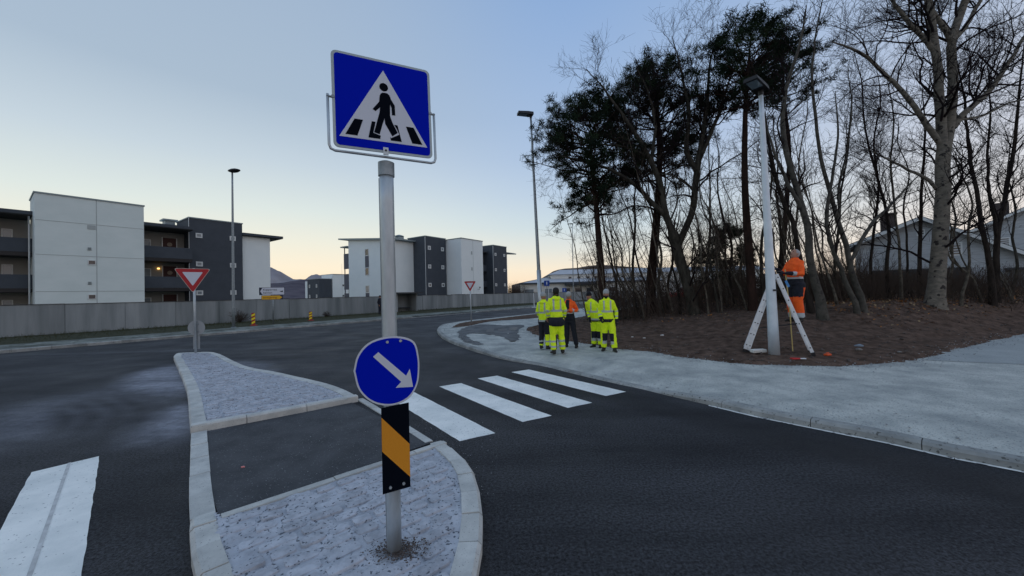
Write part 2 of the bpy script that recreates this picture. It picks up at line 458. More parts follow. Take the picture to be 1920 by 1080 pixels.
# ------------------------------------------------------------------ kerb stones
def kerb_run(line, side, width, height, stone, parent, name='kerb_stone', z0=-.02, cham=.02, m=None, gap=.008, seed=1):
    """line: list of Vectors on the road side; side=+1: stone body lies to the left of travel"""
    rng = random.Random(seed)
    d = [0]
    for a, b in zip(line, line[1:]): d.append(d[-1] + (b - a).length)
    tot = d[-1]
    def P(x):
        x = min(max(x, 0), tot)
        i = min(max(np.searchsorted(d, x) - 1, 0), len(line) - 2)
        t = (x - d[i]) / max(d[i + 1] - d[i], 1e-9)
        p = line[i].lerp(line[i + 1], t)
        a = max(i - 1, 0); b2 = min(i + 2, len(line) - 1)
        tg = (line[b2] - line[a]).normalized()
        return p, Vector((-tg.y, tg.x, 0)) * side
    x = 0; out = []
    while x < tot - .05:
        ln = stone * rng.uniform(.93, 1.05); e = min(x + ln, tot)
        if tot - e < .3 * stone: e = tot
        k = max(1, int((e - x) / .18)); vs = []; fs = []
        dz = rng.uniform(-.004, .004); dn = rng.uniform(-.004, .004)
        for i in range(k + 1):
            q = x + gap / 2 + (e - x - gap) * i / k
            p, nn = P(q)
            h = height(q / tot) if callable(height) else height
            c = min(cham, max(h - .003, .002)) if h > 0 else .002
            h = h + dz
            for off, z in ((0, z0), (0, h - c), (c, h), (width, h), (width, z0)):
                pp = p + nn * (off + dn); vs.append((pp.x, pp.y, z))
        for i in range(k):
            for j in range(5):
                a = i * 5 + j; b = i * 5 + (j + 1) % 5
                fs.append((a, a + 5, b + 5, b) if side < 0 else (a, b, b + 5, a + 5))
        fs.append((0, 1, 2, 3, 4)); fs.append(tuple(k * 5 + j for j in (4, 3, 2, 1, 0)))
        b = MB().add(vs, fs)
        out.append(b.build(name, m or M_kerb, parent))
        x = e
    return out

M_kerbd = mat('dirty_kerb_stone', (.20, .215, .21), .9, (.36, .375, .36), 2.2, detail=9, bump=.4, bscale=50, speck=(30, .62, (.10, .105, .10)), rand=.14, bdist=.006)
# far kerb of the street
fk = tag(empty('far_kerb'), kind='structure')
kerb_run([sn(s, 23.3) for s in range(-22, 110, 2)], 1, .16, lambda t: .13 if not (.32 < t < .38) else .06, 1.0, fk, m=M_kerbd)

# ------------------------------------------------------------------ the two traffic islands
ZI = .10
back_out = [gp(u, v, ZI).xy.to_3d() for u, v in
            [(357, 800), (350, 730), (335, 690), (325, 668), (333, 662), (368, 660), (398, 660), (412, 663), (460, 685), (520, 697), (600, 715), (640, 727), (672, 742)]]
def fillet(pts, step=.12): return [Vector((p[0], p[1], 0)) for p in smooth_line(pts, step)]
left_edge = fillet([back_out[0], back_out[1], back_out[2], back_out[3]])
top_edge = fillet([back_out[3], back_out[4], back_out[5], back_out[6], back_out[7]])
right_edge = fillet(back_out[7:])
front_edge = [back_out[-1], back_out[0]]
back_line = left_edge[:-1] + top_edge[:-1] + right_edge
isl = empty('traffic_island'); tag(isl, kind='structure')
kerb_run(back_line, -1, .17, ZI, .55, isl, seed=3)
fe = [back_out[-1].lerp(back_out[0], t / 10) for t in range(11)]
kerb_run(fe, -1, .13, ZI + .003, .8, isl, seed=4)

def raised_fill(poly, parent, z, cell, seed, amp=.006, holes=None):
    """slurry bed: fine displaced grid clipped to the polygon"""
    xs = [p[0] for p in poly]; ys = [p[1] for p in poly]
    gx = np.arange(min(xs), max(xs) + cell, cell); gy = np.arange(min(ys), max(ys) + cell, cell)
    X, Y = np.meshgrid(gx, gy)
    Z = z + amp * 2.2 * fbm(X * 7 + seed, Y * 7, 4) + amp * fbm(X * 30, Y * 30 + seed, 2)
    ins = pip(poly, X[:-1, :-1] + cell / 2, Y[:-1, :-1] + cell / 2)
    nx = len(gx)
    I, J = np.nonzero(ins)
    a = I * nx + J
    Q = np.stack([a, a + 1, a + nx + 1, a + nx], 1)
    o = fast_mesh('grout_bed', np.stack([X.ravel(), Y.ravel(), Z.ravel()], 1), Q, M_slurry, parent, smooth=True)
    return o

def cobbles(poly, parent, z, rowdir, rw, sl, seed, limit=300, margin=.10, skip=None):
    rng = random.Random(seed)
    d = Vector(rowdir).normalized(); e = Vector((-d.y, d.x, 0))
    c = sum((Vector((p[0], p[1], 0)) for p in poly), Vector()) / len(poly)
    cells = []
    for i in range(-60, 61):
        x = -8 + rng.random() * sl
        while x < 8:
            ln = sl * rng.uniform(.75, 1.35)
            m = c + d * (x + ln / 2) + e * (i * rw)
            cells.append((m, ln)); x += ln
    X = np.array([q[0].x for q in cells]); Y = np.array([q[0].y for q in cells])
    ok = pip(poly, X, Y) & (pdist(poly, X, Y) > margin)
    cells = [q for q, k in zip(cells, ok) if k and not (skip and skip(q[0]))]
    cells.sort(key=lambda q: q[0].length)
    rest = MB()
    for i, (m, ln) in enumerate(cells):
        g = .012; hl = ln / 2 - g; hw = rw / 2 - g
        tilt = rng.uniform(-.004, .004); dz = rng.uniform(-.006, .006)
        vs = []; rr = .018
        for (a, b_) in ((-hl + rr, -hw), (hl - rr, -hw), (hl, -hw + rr), (hl, hw - rr), (hl - rr, hw), (-hl + rr, hw), (-hl, hw - rr), (-hl, -hw + rr)):
            a += rng.uniform(-.008, .008); b_ += rng.uniform(-.006, .006)
            p = m + d * a + e * b_; vs.append((p.x, p.y, z - .03))
        for (a, b_) in ((-hl + rr, -hw), (hl - rr, -hw), (hl, -hw + rr), (hl, hw - rr), (hl - rr, hw), (-hl + rr, hw), (-hl, hw - rr), (-hl, -hw + rr)):
            p = m + d * a * .93 + e * b_ * .85; vs.append((p.x, p.y, z + dz + tilt * (1 if a > 0 else -1) + rng.uniform(-.003, .003)))
        p = m; vs.append((p.x, p.y, z + dz + .006))
        fs = [(k, (k + 1) % 8, (k + 1) % 8 + 8, k + 8) for k in range(8)] + [(k + 8, (k + 1) % 8 + 8, 16) for k in range(8)]
        if i < limit:
            MB().add(vs, fs).build('paving_stone', M_cobble, parent)
        else:
            rest.add(vs, fs)
    if rest.v:
        tag(rest.build('small_paving', M_cobble, parent), kind='stuff')

def inset(poly, d):
    n = len(poly); out = []
    area = sum(poly[i][0] * poly[(i + 1) % n][1] - poly[(i + 1) % n][0] * poly[i][1] for i in range(n))
    sg = 1 if area > 0 else -1
    for i in range(n):
        a, b = poly[i - 1], poly[(i + 1) % n]
        t = Vector((b[0] - a[0], b[1] - a[1], 0)).normalized()
        out.append(Vector((poly[i][0], poly[i][1], 0)) + Vector((-t.y, t.x, 0)) * d * sg)
    return out
def inset_open(line, d):
    out = []
    for i, p in enumerate(line):
        a = line[max(i - 1, 0)]; b = line[min(i + 1, len(line) - 1)]; t = (b - a).normalized()
        out.append(Vector((p.x - t.y * d, p.y + t.x * d, 0)))
    return out
back_poly = back_line + [Vector(p) for p in fe[1:-1]]
rowd = (back_out[-1] - back_out[0])
raised_fill(inset(back_poly, .12), isl, ZI - .011, .035, 3)
cobbles(inset(back_poly, .14), isl, ZI - .001, rowd, .125, .20, 11, limit=290, margin=.06)

# front island
FLUSH_END = gp(357, 978, 0)
fl = [Vector((FLUSH_END.x, FLUSH_END.y, 0)), gp(355, 1000, ZI), gp(358, 1030, ZI), gp(370, 1080, ZI)]
fr = [gp(u, v, ZI) for u, v in [(831, 824), (860, 847), (884, 875), (899, 914), (905.6, 967), (902.5, 1030), (893, 1080)]]
nose = [Vector((-1.62, 1.95, 0)), Vector((-1.32, 1.70, 0)), Vector((-.95, 1.55, 0)), Vector((-.58, 1.62, 0)), Vector((-.34, 1.86, 0))]
front_line = fillet(fl + nose + fr[::-1], .08)
slotA = gp(413, 962, ZI).xy.to_3d(); slotB = gp(831, 826, ZI).xy.to_3d()
isf = empty('crossing_island'); tag(isf, kind='structure')
kerb_run(front_line, 1, .155, lambda t: ZI * min(1, .25 + t * 14), .33, isf, seed=6, cham=.025)
sl = [Vector((slotA.x, slotA.y, 0)).lerp(Vector((slotB.x, slotB.y, 0)), t / 8) for t in range(9)]
front_poly = front_line + sl[::-1][1:]
front_in = inset_open(front_line, .15)[2:-1] + [p for p in sl[::-1][1:]]
kerb_run(sl, -1, .085, ZI + .002, .85, isf, seed=7, cham=.01)
raised_fill(front_in, isf, ZI - .013, .02, 9, amp=.009)
POLE = gp(740, 1030, ZI)
cobbles(front_in, isf, ZI - .003, sl[-1] - sl[0], .135, .21, 23, limit=290, margin=.075,
        skip=lambda p: (p - Vector((POLE.x, POLE.y, 0))).length < .16)

# flush part between the islands
fx = tag(empty('flush_crossing'), kind='structure')
lk = [gp(u, v, 0) for u, v in [(357, 980), (355, 930), (356, 870), (359, 815)]]
lk = [Vector((p.x, p.y, 0)) for p in lk]
kerb_run(fillet(lk, .2), -1, .16, .018, .5, fx, seed=8, cham=.004)
rk = [gp(u, v, 0) for u, v in [(680, 748), (740, 783), (812, 828)]]
rk = [Vector((p.x, p.y, 0)) for p in rk]
kerb_run(fillet(rk, .2), -1, .10, .018, .7, fx, seed=9, cham=.004)
slot_poly = [gp(388, 812, 0), gp(660, 756, 0), gp(808, 832, 0), gp(412, 972, 0), gp(396, 930, 0)]
sheet('crossing_surface', slot_poly, .010, M_asph3, parent=fx)

M_seam = mat('paint_seam', (.42, .43, .42), .8, (.62, .63, .62), 9)
# zebra bars
zc = tag(empty('zebra_crossing'), kind='structure')
def bar(pts, z=.004):
    b = MB(); ps = [Vector((p[0], p[1], 0)) for p in pts]
    # slightly ragged edge
    rng = random.Random(int(pts[0][0] * 100)); ring = []
    for i in range(4):
        a, c = ps[i], ps[(i + 1) % 4]; n = max(2, int((c - a).length / .10))
        t = (c - a).normalized(); nn = Vector((-t.y, t.x, 0))
        for k in range(n):
            q = a.lerp(c, k / n) + nn * rng.uniform(-.004, .004); ring.append(q)
    n = len(ring)
    b.add([(p.x, p.y, z) for p in ring] , [tuple(range(n))])
    b.build('crossing_bar', M_white, zc)
bar([(-.67, 4.48), (-.25, 4.71), (-1.82, 6.80), (-2.23, 6.55)])
bar([(-1.44, 7.17), (-1.05, 7.40), (.52, 5.32), (.10, 5.09)])
bar([(-.76, 7.77), (-.36, 8.0), (1.22, 5.89), (.80, 5.66)])
bar([(-.06, 8.32), (.34, 8.56), (1.93, 6.48), (1.52, 6.25)])
bar([(-5.07, 3.93), (-4.77, 4.3), (-2.03, 1.68), (-2.37, 1.33)])
b = MB(); b.add([(-4.925, 4.125, .0065), (-4.91, 4.145, .0065), (-2.19, 1.515, .0065), (-2.205, 1.495, .0065)], [(0, 1, 2, 3)]); b.build('seam', M_seam, zc)

# ------------------------------------------------------------------ right-hand kerb, path, dirt bank
ZP = .12
kp = [(1920, 884), (1790, 859), (1668, 831), (1546, 806.6), (1424, 782), (1331, 760), (1240, 739), (1209.7, 731), (1137, 715.6), (1059, 697), (1020, 687),
      (955.6, 676.7), (904, 664), (865, 651), (840, 641), (826, 632), (819.5, 622), (824.6, 615), (833, 611), (853, 607.5), (872.5, 604.5)]
kpw = [gp(u, v, 0).xy.to_3d() for u, v in kp]
d0 = (kpw[0] - kpw[1]).normalized()
near_k = [kpw[0] + d0 * 14, kpw[0] + d0 * 7] + kpw
kline = [Vector((p.x, p.y, 0)) for p in smooth_line(near_k, .25)]
# the far part follows the street
last = kline[-1]
s_last = last.dot(S); n_last = last.dot(Nn)
far_part = [sn(s_last + k * 2, n_last + (15.6 - n_last) * min(1, k / 5)) for k in range(1, 60)]
kline += [Vector((p.x, p.y, 0)) for p in far_part]
dd = [0]
for a, b in zip(kline, kline[1:]): dd.append(dd[-1] + (b - a).length)
L_near = sum((b - a).length for a, b in zip(near_k, near_k[1:4]))
def arc_of(p):
    k = min(range(len(kline)), key=lambda i: (kline[i] - p).length); return dd[k] / dd[-1]
aH = arc_of(kpw[5]); aL = arc_of(kpw[7]); aN = arc_of(kpw[10])
def kh(t):
    if t < aH: return .095
    if t < aL: return .095 - .07 * (t - aH) / (aL - aH)
    if t < aN: return .03
    return min(.115, .03 + .085 * (t - aN) / .02)
rkb = tag(empty('path_kerb'), kind='structure')
M_kerbd = mat('dirty_kerb_stone', (.20, .215, .21), .9, (.36, .375, .36), 2.2, detail=9, bump=.4, bscale=50, speck=(30, .62, (.10, .105, .10)), rand=.14, bdist=.006)
stones = kerb_run(kline, -1, .16, kh, 1.0, rkb, seed=12, cham=.03, m=M_kerbd)
# path sheet: inside the kerb; drops gently to the lowered kerb
inner = []
for i, p in enumerate(kline):
    a = kline[max(i - 1, 0)]; b = kline[min(i + 1, len(kline) - 1)]
    t = (b - a).normalized(); inner.append(p + Vector((t.y, -t.x, 0)) * .155)
b = MB(); vs = []; fs = []
for i, p in enumerate(inner):
    a = kline[max(i - 1, 0)]; c = kline[min(i + 1, len(kline) - 1)]
    t = (c - a).normalized(); q = Vector((t.y, -t.x, 0))
    h = kh(dd[i] / dd[-1]) - .004
    vs.append((p.x, p.y, h)); vs.append((p.x + q.x * .5, p.y + q.y * .5, min(ZP, h + .05)))
nI = len(inner)
for i in range(nI - 1):
    a = i * 2; fs.append((a, a + 1, a + 3, a + 2))
b.add(vs, fs)
pth = tag(b.build('path_edge', M_gravel, smooth=True), kind='structure')
inner2 = []
for i, p in enumerate(inner):
    a = kline[max(i - 1, 0)]; c = kline[min(i + 1, len(kline) - 1)]
    t = (c - a).normalized(); q = p + Vector((t.y, -t.x, 0)) * .5; inner2.append((q.x, q.y, min(ZP, kh(dd[i] / dd[-1]) - .004 + .05)))
# ring further in, flat from there on
poly = [(p[0], p[1]) for p in inner2]
b = MB()
ring = [(p[0], p[1], p[2]) for p in inner2]
n = len(ring)
big = ring + [(140, 160, ZP), (160, 0, ZP), (60, -40, ZP)]
b.add(big, [tuple(range(len(big)))])
pg = tag(b.build('gravel_path', M_gravel), kind='structure')
for m_ in ():
    pass

# edge line on the road beside the raised kerb
ew = MB(); rng = random.Random(4)
for i in range(len(kline) - 1):
    t = dd[i] / dd[-1]
    if t > aH - .002: break
    a, c = kline[i], kline[i + 1]; tg = (c - a).normalized(); q = Vector((-tg.y, tg.x, 0))
    w0 = .018 + rng.random() * .014
    ew.add([(a + q * .004).to_tuple()[:2] + (.006,), (c + q * .004).to_tuple()[:2] + (.006,), (c + q * (.03 + w0)).to_tuple()[:2] + (.006,), (a + q * (.03 + w0)).to_tuple()[:2] + (.006,)], [(0, 1, 2, 3)])
tag(ew.build('edge_line', M_oldwhite), kind='structure')

# dirt bank terrain
front_px = [(987, 616), (997, 626), (1018, 631), (1060, 639), (1111, 645.6), (1163, 656), (1215, 658.5), (1262, 668), (1310, 674), (1367, 680.6), (1430, 684), (1505, 686.7), (1587, 688), (1668, 681), (1729, 674.5), (1790, 657), (1855, 641), (1925, 626)]
fp = [gp(u, v, ZP).xy.to_3d() for u, v in front_px]
fp = fp[:]
right_go = fp[-1] + (fp[-1] - fp[-2]).normalized() * 3
bank_poly = [Vector((1.15, 18.2, 0)), Vector((.75, 17.6, 0))] + fp + [right_go, Vector((45, 18, 0)), Vector((90, 30, 0)), Vector((90, 160, 0)), sn(190, 11.0), sn(60, 11.0), sn(30, 10.6), Vector((2.2, 20.5, 0))]
def bank_z(X, Y):
    X = np.asarray(X, float); Y = np.asarray(Y, float)
    d = pdist(bank_poly, X, Y); ins = pip(bank_poly, X, Y)
    sd = np.where(ins, d, -d) + .10 * fbm(X * 2.2, Y * 2.2, 3)
    t = np.clip(sd / (6.0 - 3.2 * np.clip((X - 9) / 4.5, 0, 1)), 0, 1); up = np.interp(X, [3, 5, 7.5, 9.5, 11.5], [.30, .38, .52, .70, .92]) * t * t * (3 - 2 * t)
    rt = np.clip((X - 13) / 10, 0, 1) * np.clip((sd - 3) / 8, 0, 1)
    return ZP + np.where(sd < 0, np.maximum(sd * .6, -.25), up + .05 * np.clip(sd / .12, 0, 1) + rt * .45) + np.where(sd > 0, .06 * fbm(X * 2.5, Y * 2.5, 5) + .035 * fbm(X * 9, Y * 9, 3), 0)
def bz(x, y): return float(bank_z(np.array([x]), np.array([y]))[0])
def grid(name, x0, x1, y0, y1, st, m, zf):
    gx = np.arange(x0, x1 + st, st); gy = np.arange(y0, y1 + st, st); X, Y = np.meshgrid(gx, gy); Z = zf(X, Y)
    nx = len(gx); I, J = np.meshgrid(np.arange(len(gy) - 1), np.arange(nx - 1), indexing='ij')
    a = (I * nx + J).ravel(); Q = np.stack([a, a + 1, a + nx + 1, a + nx], 1)
    zz = Z.ravel(); keep = (zz[Q] > ZP - .2).any(1)
    return fast_mesh(name, np.stack([X.ravel(), Y.ravel(), zz], 1), Q[keep], m, smooth=True)
bank = tag(grid('dirt_bank', -1, 23, 7, 21.04, .09, M_dirt, bank_z), kind='structure')
tag(grid('dirt_bank', -1, 44, 21.0, 48, .35, M_dirt, bank_z), kind='structure')
tag(grid('dirt_bank', 22.95, 44, 5, 21.3, .25, M_dirt, bank_z), kind='structure')
tag(grid('wood_floor', 44, 92, 0, 160, 2.0, M_dirt, lambda X, Y: bank_z(X, Y) - .02), kind='structure')
tag(grid('wood_floor', -1, 44, 48, 160, 2.0, M_dirt, lambda X, Y: bank_z(X, Y) - .02), kind='structure')

# dirt strip between kerb and path on the tip, dark asphalt patches, old driveway
vs_px = [(846, 614.5), (862, 606.5), (885.5, 602.5), (930, 597.5), (1003, 589), (1060, 583), (1060, 589), (1003, 596.6), (924.6, 602.5), (880, 611)]
vp = [gp(u, v, ZP) for u, v in vs_px]
def blob_sheet(name, pts, z, m, amp=.04, st=.12, lift=.0):
    ring = smooth_line([Vector((p.x, p.y, 0)) for p in pts] + [Vector((pts[0].x, pts[0].y, 0))], st)[:-1]
    c = sum(ring, Vector()) / len(ring); rng = random.Random(len(name))
    ring = [p + Vector((rng.uniform(-amp, amp), rng.uniform(-amp, amp), 0)) for p in ring]
    b = MB(); b.add([(p.x, p.y, z) for p in ring], [tuple(range(len(ring)))])
    return tag(b.build(name, m), kind='structure')
blob_sheet('dirt_strip', vp, ZP + .012, M_dirt, .06)
pa = [(858, 622), (875, 613), (905, 608), (945, 610), (975, 609), (985, 612), (972, 620), (975, 634), (962, 640), (945, 633), (918, 627), (893, 625), (877, 627), (879, 634), (893, 640), (905, 645), (895, 647), (873, 641), (860, 633)]
blob_sheet('asphalt_patch', [gp(u, v, ZP) for u, v in pa], ZP + .004, M_asph2, .07, .15)
pb = [(905, 622), (925, 616), (960, 616), (965, 622), (935, 625), (915, 628)]
M_wet = mat('fresh_tar', (.016, .018, .022), .5)
for k, q in enumerate([[(912, 619), (925, 616), (926, 622), (913, 624)], [(935, 617), (950, 617), (948, 620), (936, 620)], [(955, 615), (970, 613), (966, 620), (957, 619)]]):
    blob_sheet('tar_spot', [gp(u, v, ZP) for u, v in q], ZP + .008, M_wet, .03, .2)
dv = [gp(u, v, ZP) for u, v in [(1729, 675.5), (1790, 657.5), (1855, 641.5), (1925, 626.5)]]
sheet('driveway', [dv[0], gp(1925, 684, ZP), dv[0] + Vector((12, -1.5, 0)), Vector((40, 11, 0)), Vector((42, 16.5, 0)), right_go + Vector((.1, -.1, 0)), dv[3], dv[2], dv[1]], ZP + .006, M_drive)

# ------------------------------------------------------------------ scattered stones (nobody could count them)
def pebbles(name, pts, size, m, seed=0, zoff=0):
    rg = np.random.RandomState(seed); n = len(pts)
    base = np.array([(1, 0, 0), (0, 1, 0), (-1, 0, 0), (0, -1, 0), (0, 0, .7), (0, 0, -.7)], float)
    F = np.array([(0, 1, 4), (1, 2, 4), (2, 3, 4), (3, 0, 4), (1, 0, 5), (2, 1, 5), (3, 2, 5), (0, 3, 5)])
    s = size[0] + (size[1] - size[0]) * rg.rand(n, 1, 1) ** 2.5
    V = base[None] * s * (1 + .5 * (rg.rand(n, 6, 3) - .5))
    a = rg.rand(n) * 6.28; c, q = np.cos(a)[:, None], np.sin(a)[:, None]
    x = V[..., 0] * c - V[..., 1] * q; y = V[..., 0] * q + V[..., 1] * c
    V = np.stack([x, y, V[..., 2]], -1) + pts[:, None, :]
    V[..., 2] += s[..., 0] * .2 + zoff
    Q = (F[None] + 6 * np.arange(n)[:, None, None]).reshape(-1, 3)
    return tag(fast_mesh(name, V.reshape(-1, 3), Q, m), kind='stuff')
rg = np.random.RandomState(2)
# along the path: stones near the kerb and the dirt edge
pts = []
kk = np.array([(p.x, p.y) for p in inner[::1]])
for _ in range(2600):
    i = rg.randint(0, min(len(kk), 160)); off = abs(rg.randn()) * .35
    a = kline[max(i - 1, 0)]; c = kline[min(i + 1, len(kline) - 1)]; t = (c - a).normalized()
    x = kk[i][0] + t.y * off + rg.randn() * .1; y = kk[i][1] - t.x * off + rg.randn() * .1
    pts.append((x, y, kh(dd[i] / dd[-1]) + min(off, .5) * .1 - .005))
ff = [Vector((p.x, p.y, 0)) for p in smooth_line(fp, .1)]
for _ in range(3800):
    p = ff[rg.randint(0, len(ff))]; x = p.x + rg.randn() * .22; y = p.y + rg.randn() * .22
    pts.append((x, y, max(bz(x, y), ZP) if _ % 4 == 0 else ZP + .01))
M_peb = mat('grey_pebbles', (.22, .24, .25), .9, (.40, .43, .44), 30)
M_peb2 = mat('brown_pebbles', (.045, .036, .031), 1, (.14, .112, .096), 20)
pebbles('loose_gravel', np.array(pts), (.004, .018), M_peb, 3)
pts = []
X = rg.rand(9000) * 30 - .5; Y = rg.rand(9000) * 22 + 7
Z = bank_z(X, Y); ok = pip(bank_poly, X, Y)
pebbles('soil_clods', np.stack([X, Y, Z], 1)[ok], (.012, .06), M_peb2, 4, -.005)
ptsA = np.array([(POLE.x + rg.randn() * .085 + .03, POLE.y + rg.randn() * .05 - .01, ZI + .004) for _ in range(900)])
pebbles('grit_round_pole', ptsA, (.003, .009), M_peb2, 5)
q = []
for _ in range(600):
    t = rg.rand(); p = sl[0].lerp(sl[-1], t); q.append((rg.rand() * 2.4 - 2.6, rg.rand() * 2.2 + 3.2, .012))
pebbles('road_grit', np.array(q), (.002, .006), M_peb, 6)

def leaves(name, pts, size, mats, seed):
    rg = np.random.RandomState(seed); n = len(pts)
    base = np.array([(-.5, 0, 0), (0, -.3, 0), (.5, 0, 0), (0, .3, 0)]) * 1.0
    s = size * (.6 + .8 * rg.rand(n, 1, 1)); V = base[None] * s
    a = rg.rand(n) * 6.28; tl = rg.randn(n) * .6
    c, q = np.cos(a)[:, None], np.sin(a)[:, None]
    x = V[..., 0] * c - V[..., 1] * q; y = V[..., 0] * q + V[..., 1] * c
    z = V[..., 0] * np.sin(tl)[:, None] + np.abs(V[..., 1]) * .4
    V = np.stack([x, y, z], -1) + pts[:, None, :]
    Q = np.arange(4 * n).reshape(-1, 4)
    return fast_mesh(name, V.reshape(-1, 3), Q, mats, mi=rg.randint(0, len(mats), n))
M_leafs = [mat('leaf_brown', (.17, .075, .030), .9), mat('leaf_orange', (.34, .14, .035), .9), mat('leaf_pale', (.27, .19, .10), .9)]
cx = []
for _ in range(22000):
    x = rg.rand() * 30 + 1; y = rg.rand() * 14 + 11
    cx.append((x, y))
cx = np.array(cx)
dens = .12 + .9 * np.clip((cx[:, 0] - 9) / 5, 0, 1)
dd2 = pdist(bank_poly, cx[:, 0], cx[:, 1])
ok = (rg.rand(len(cx)) < dens) & pip(bank_poly, cx[:, 0], cx[:, 1]) & (dd2 > np.where(cx[:, 0] > 11, 1.9, 4.6) + .5 * rg.randn(len(cx)))
cx = cx[ok]
tag(leaves('fallen_leaves', np.column_stack([cx, bank_z(cx[:, 0], cx[:, 1]) + .015]), .09, M_leafs, 3), kind='stuff')
#PART2
# ================================================================== buildings
def bx(parent, name, s0, s1, n0, n1, z0, z1, m, **k):
    return MB().box((s0, n0, z0), (s1, n1, z1)).build(name, m, parent)
def window(parent, s, n, z, w, h, glass=None, frame=None, face='n', fw=.07, proud=.05, depth=.06):
    """window whose frame stands proud of the wall; face n: wall looks to -n; face s: wall looks to -s"""
    b = MB()
    def bb(u0, u1, v0, v1, p0, p1, B):
        if face == 'n': B.box((s + u0, n - p1, z + v0), (s + u1, n - p0, z + v1))
        else: B.box((s - p1, n + u0, z + v0), (s - p0, n + u1, z + v1))
    hw, hh = w / 2, h / 2
    bb(-hw, hw, hh - fw, hh, 0.002, proud, b); bb(-hw, hw, -hh, -hh + fw, 0.002, proud, b)
    bb(-hw, -hw + fw, -hh + fw, hh - fw, 0.002, proud, b); bb(hw - fw, hw, -hh + fw, hh - fw, 0.002, proud, b)
    o = b.build('window', frame or M_frame, parent)
    g = MB(); bb(-hw + fw, hw - fw, -hh + fw, hh - fw, 0.002, proud * .4, g)
    g.build('pane', glass or M_glass, o)
    return o
def wall_box(parent, s0, s1, n0, n1, z1, m, cap=True, name='tower', z0=-.2, joints=()):
    o = bx(parent, name, s0, s1, n0, n1, z0, z1, m)
    if cap:
        c = MB().box((s0 - .06, n0 - .06, z1), (s1 + .06, n1 + .06, z1 + .11))
        c.build('parapet_cap', M_trim, o)
    return o
def joint_lines(o, s0, s1, n, zs, ss=()):
    b = MB()
    for z in zs: b.box((s0, n - .012, z - .02), (s1, n - .002, z + .02))
    for s in ss: b.box((s - .02, n - .014, 0), (s + .02, n - .003, 10.2))
    b.build('joint_strip', M_joint, o)
M_joint = mat('joint_strip', (.40, .45, .45), .9)
def gallery(parent, s0, s1, nf, nb, ztop, doors, lamp=None, glazed=None):
    """recessed access gallery: back wall, floor slabs, solid parapets, roof slab"""
    bx(parent, 'gallery_wall', s0, s1, nb, nb + .3, -.2, ztop - .35, M_recess)
    for k, z in enumerate((2.75, 5.55)):
        sl = bx(parent, 'floor_slab', s0 + .003, s1 - .003, nf + .05, nb, z, z + .25, M_roof)
        bx(sl, 'parapet', s0 + .004, s1 - .004, nf, nf + .12, z + .30, z + 1.36, M_dark)
        bx(sl, 'slab_edge', s0 + .006, s1 - .006, nf + .02, nf + .10, z + .0, z + .29, M_black)
    r = bx(parent, 'roof_slab', s0 - .0, s1, nf - .35, nb + 3, ztop - .30, ztop, M_roof)
    bx(r, 'fascia', s0 + .002, s1 - .002, nf - .42, nf - .352, ztop - .24, ztop + .03, M_dark)
    for k in range(3):
        for (ds, w, kind) in doors:
            z = .2 + 2.8 * k
            if kind == 'door':
                d = MB().box((ds, nb - .08, z + .05), (ds + w, nb - .002, z + 2.25)).build('door', M_doorm, parent)
                MB().box((ds - .08, nb - .1, z + .0), (ds - .002, nb - .004, z + 2.3)).box((ds + w + .002, nb - .1, z), (ds + w + .08, nb - .004, z + 2.3)).build('door_frame', M_frame, d)
                if k > 0: 
                    MB().tube([(ds + w / 2, nb - .13, z + 1.62), (ds + w / 2, nb - .085, z + 1.62)], .2, 14).build('wreath', M_wreath, d)
            else:
                window(parent, ds + w / 2, nb, z + 1.35, w, 1.3, M_glasslt)
M_wreath = mat('wreath', (.20, .16, .12), .9, (.35, .30, .25), 20)

# ---- near block -------------------------------------------------------------
A = empty('apartment_building', (0, 0, 0), A55)
tag(A, 'left-hand apartment block with a wide white tower and a charcoal tower', 'apartment building', 'apartment blocks behind the concrete wall')
body = bx(A, 'main_wall', -14, 19.4, 50.5, 60, -.2, 8.5, M_wallw)
t1 = wall_box(A, 2.38, 8.30, 45, 48.9, 10.15, M_wallw, name='white_tower')
joint_lines(t1, 2.42, 8.26, 45, (2.75, 5.55, 8.15), (5.50,))
window(A, 5.23, 45, 5.07, .45, .38, M_glass, fw=.05)
window(A, 5.23, 45, 2.30, .45, .40, M_glass, fw=.05)
for z in (6.18, 3.41):
    v = MB()
    for k in range(4): v.box((5.02, 44.94, z - .10 + k * .055), (5.20, 44.995, z - .10 + k * .055 + .035))
    v.box((5.0, 44.96, z - .13), (5.22, 44.998, z - .105)); v.build('vent_grille', M_trim, A)
MB().box((5.0, 44.97, 7.75), (5.45, 44.998, 8.08)).build('wall_hatch', M_joint, A)
gallery(A, 8.302, 12.0, 46.5, 49.0, 8.95, [(8.7, .8, 'win'), (10.35, 1.0, 'door')])
gallery(A, -14, 2.378, 47.0, 49.3, 8.95, [(-.2, .9, 'win'), (1.0, .55, 'win')] + [(-12.6 + 4.0 * k, 1.0, 'door') for k in range(3)] + [(-11.0 + 4.0 * k, 1.1, 'win') for k in range(3)])
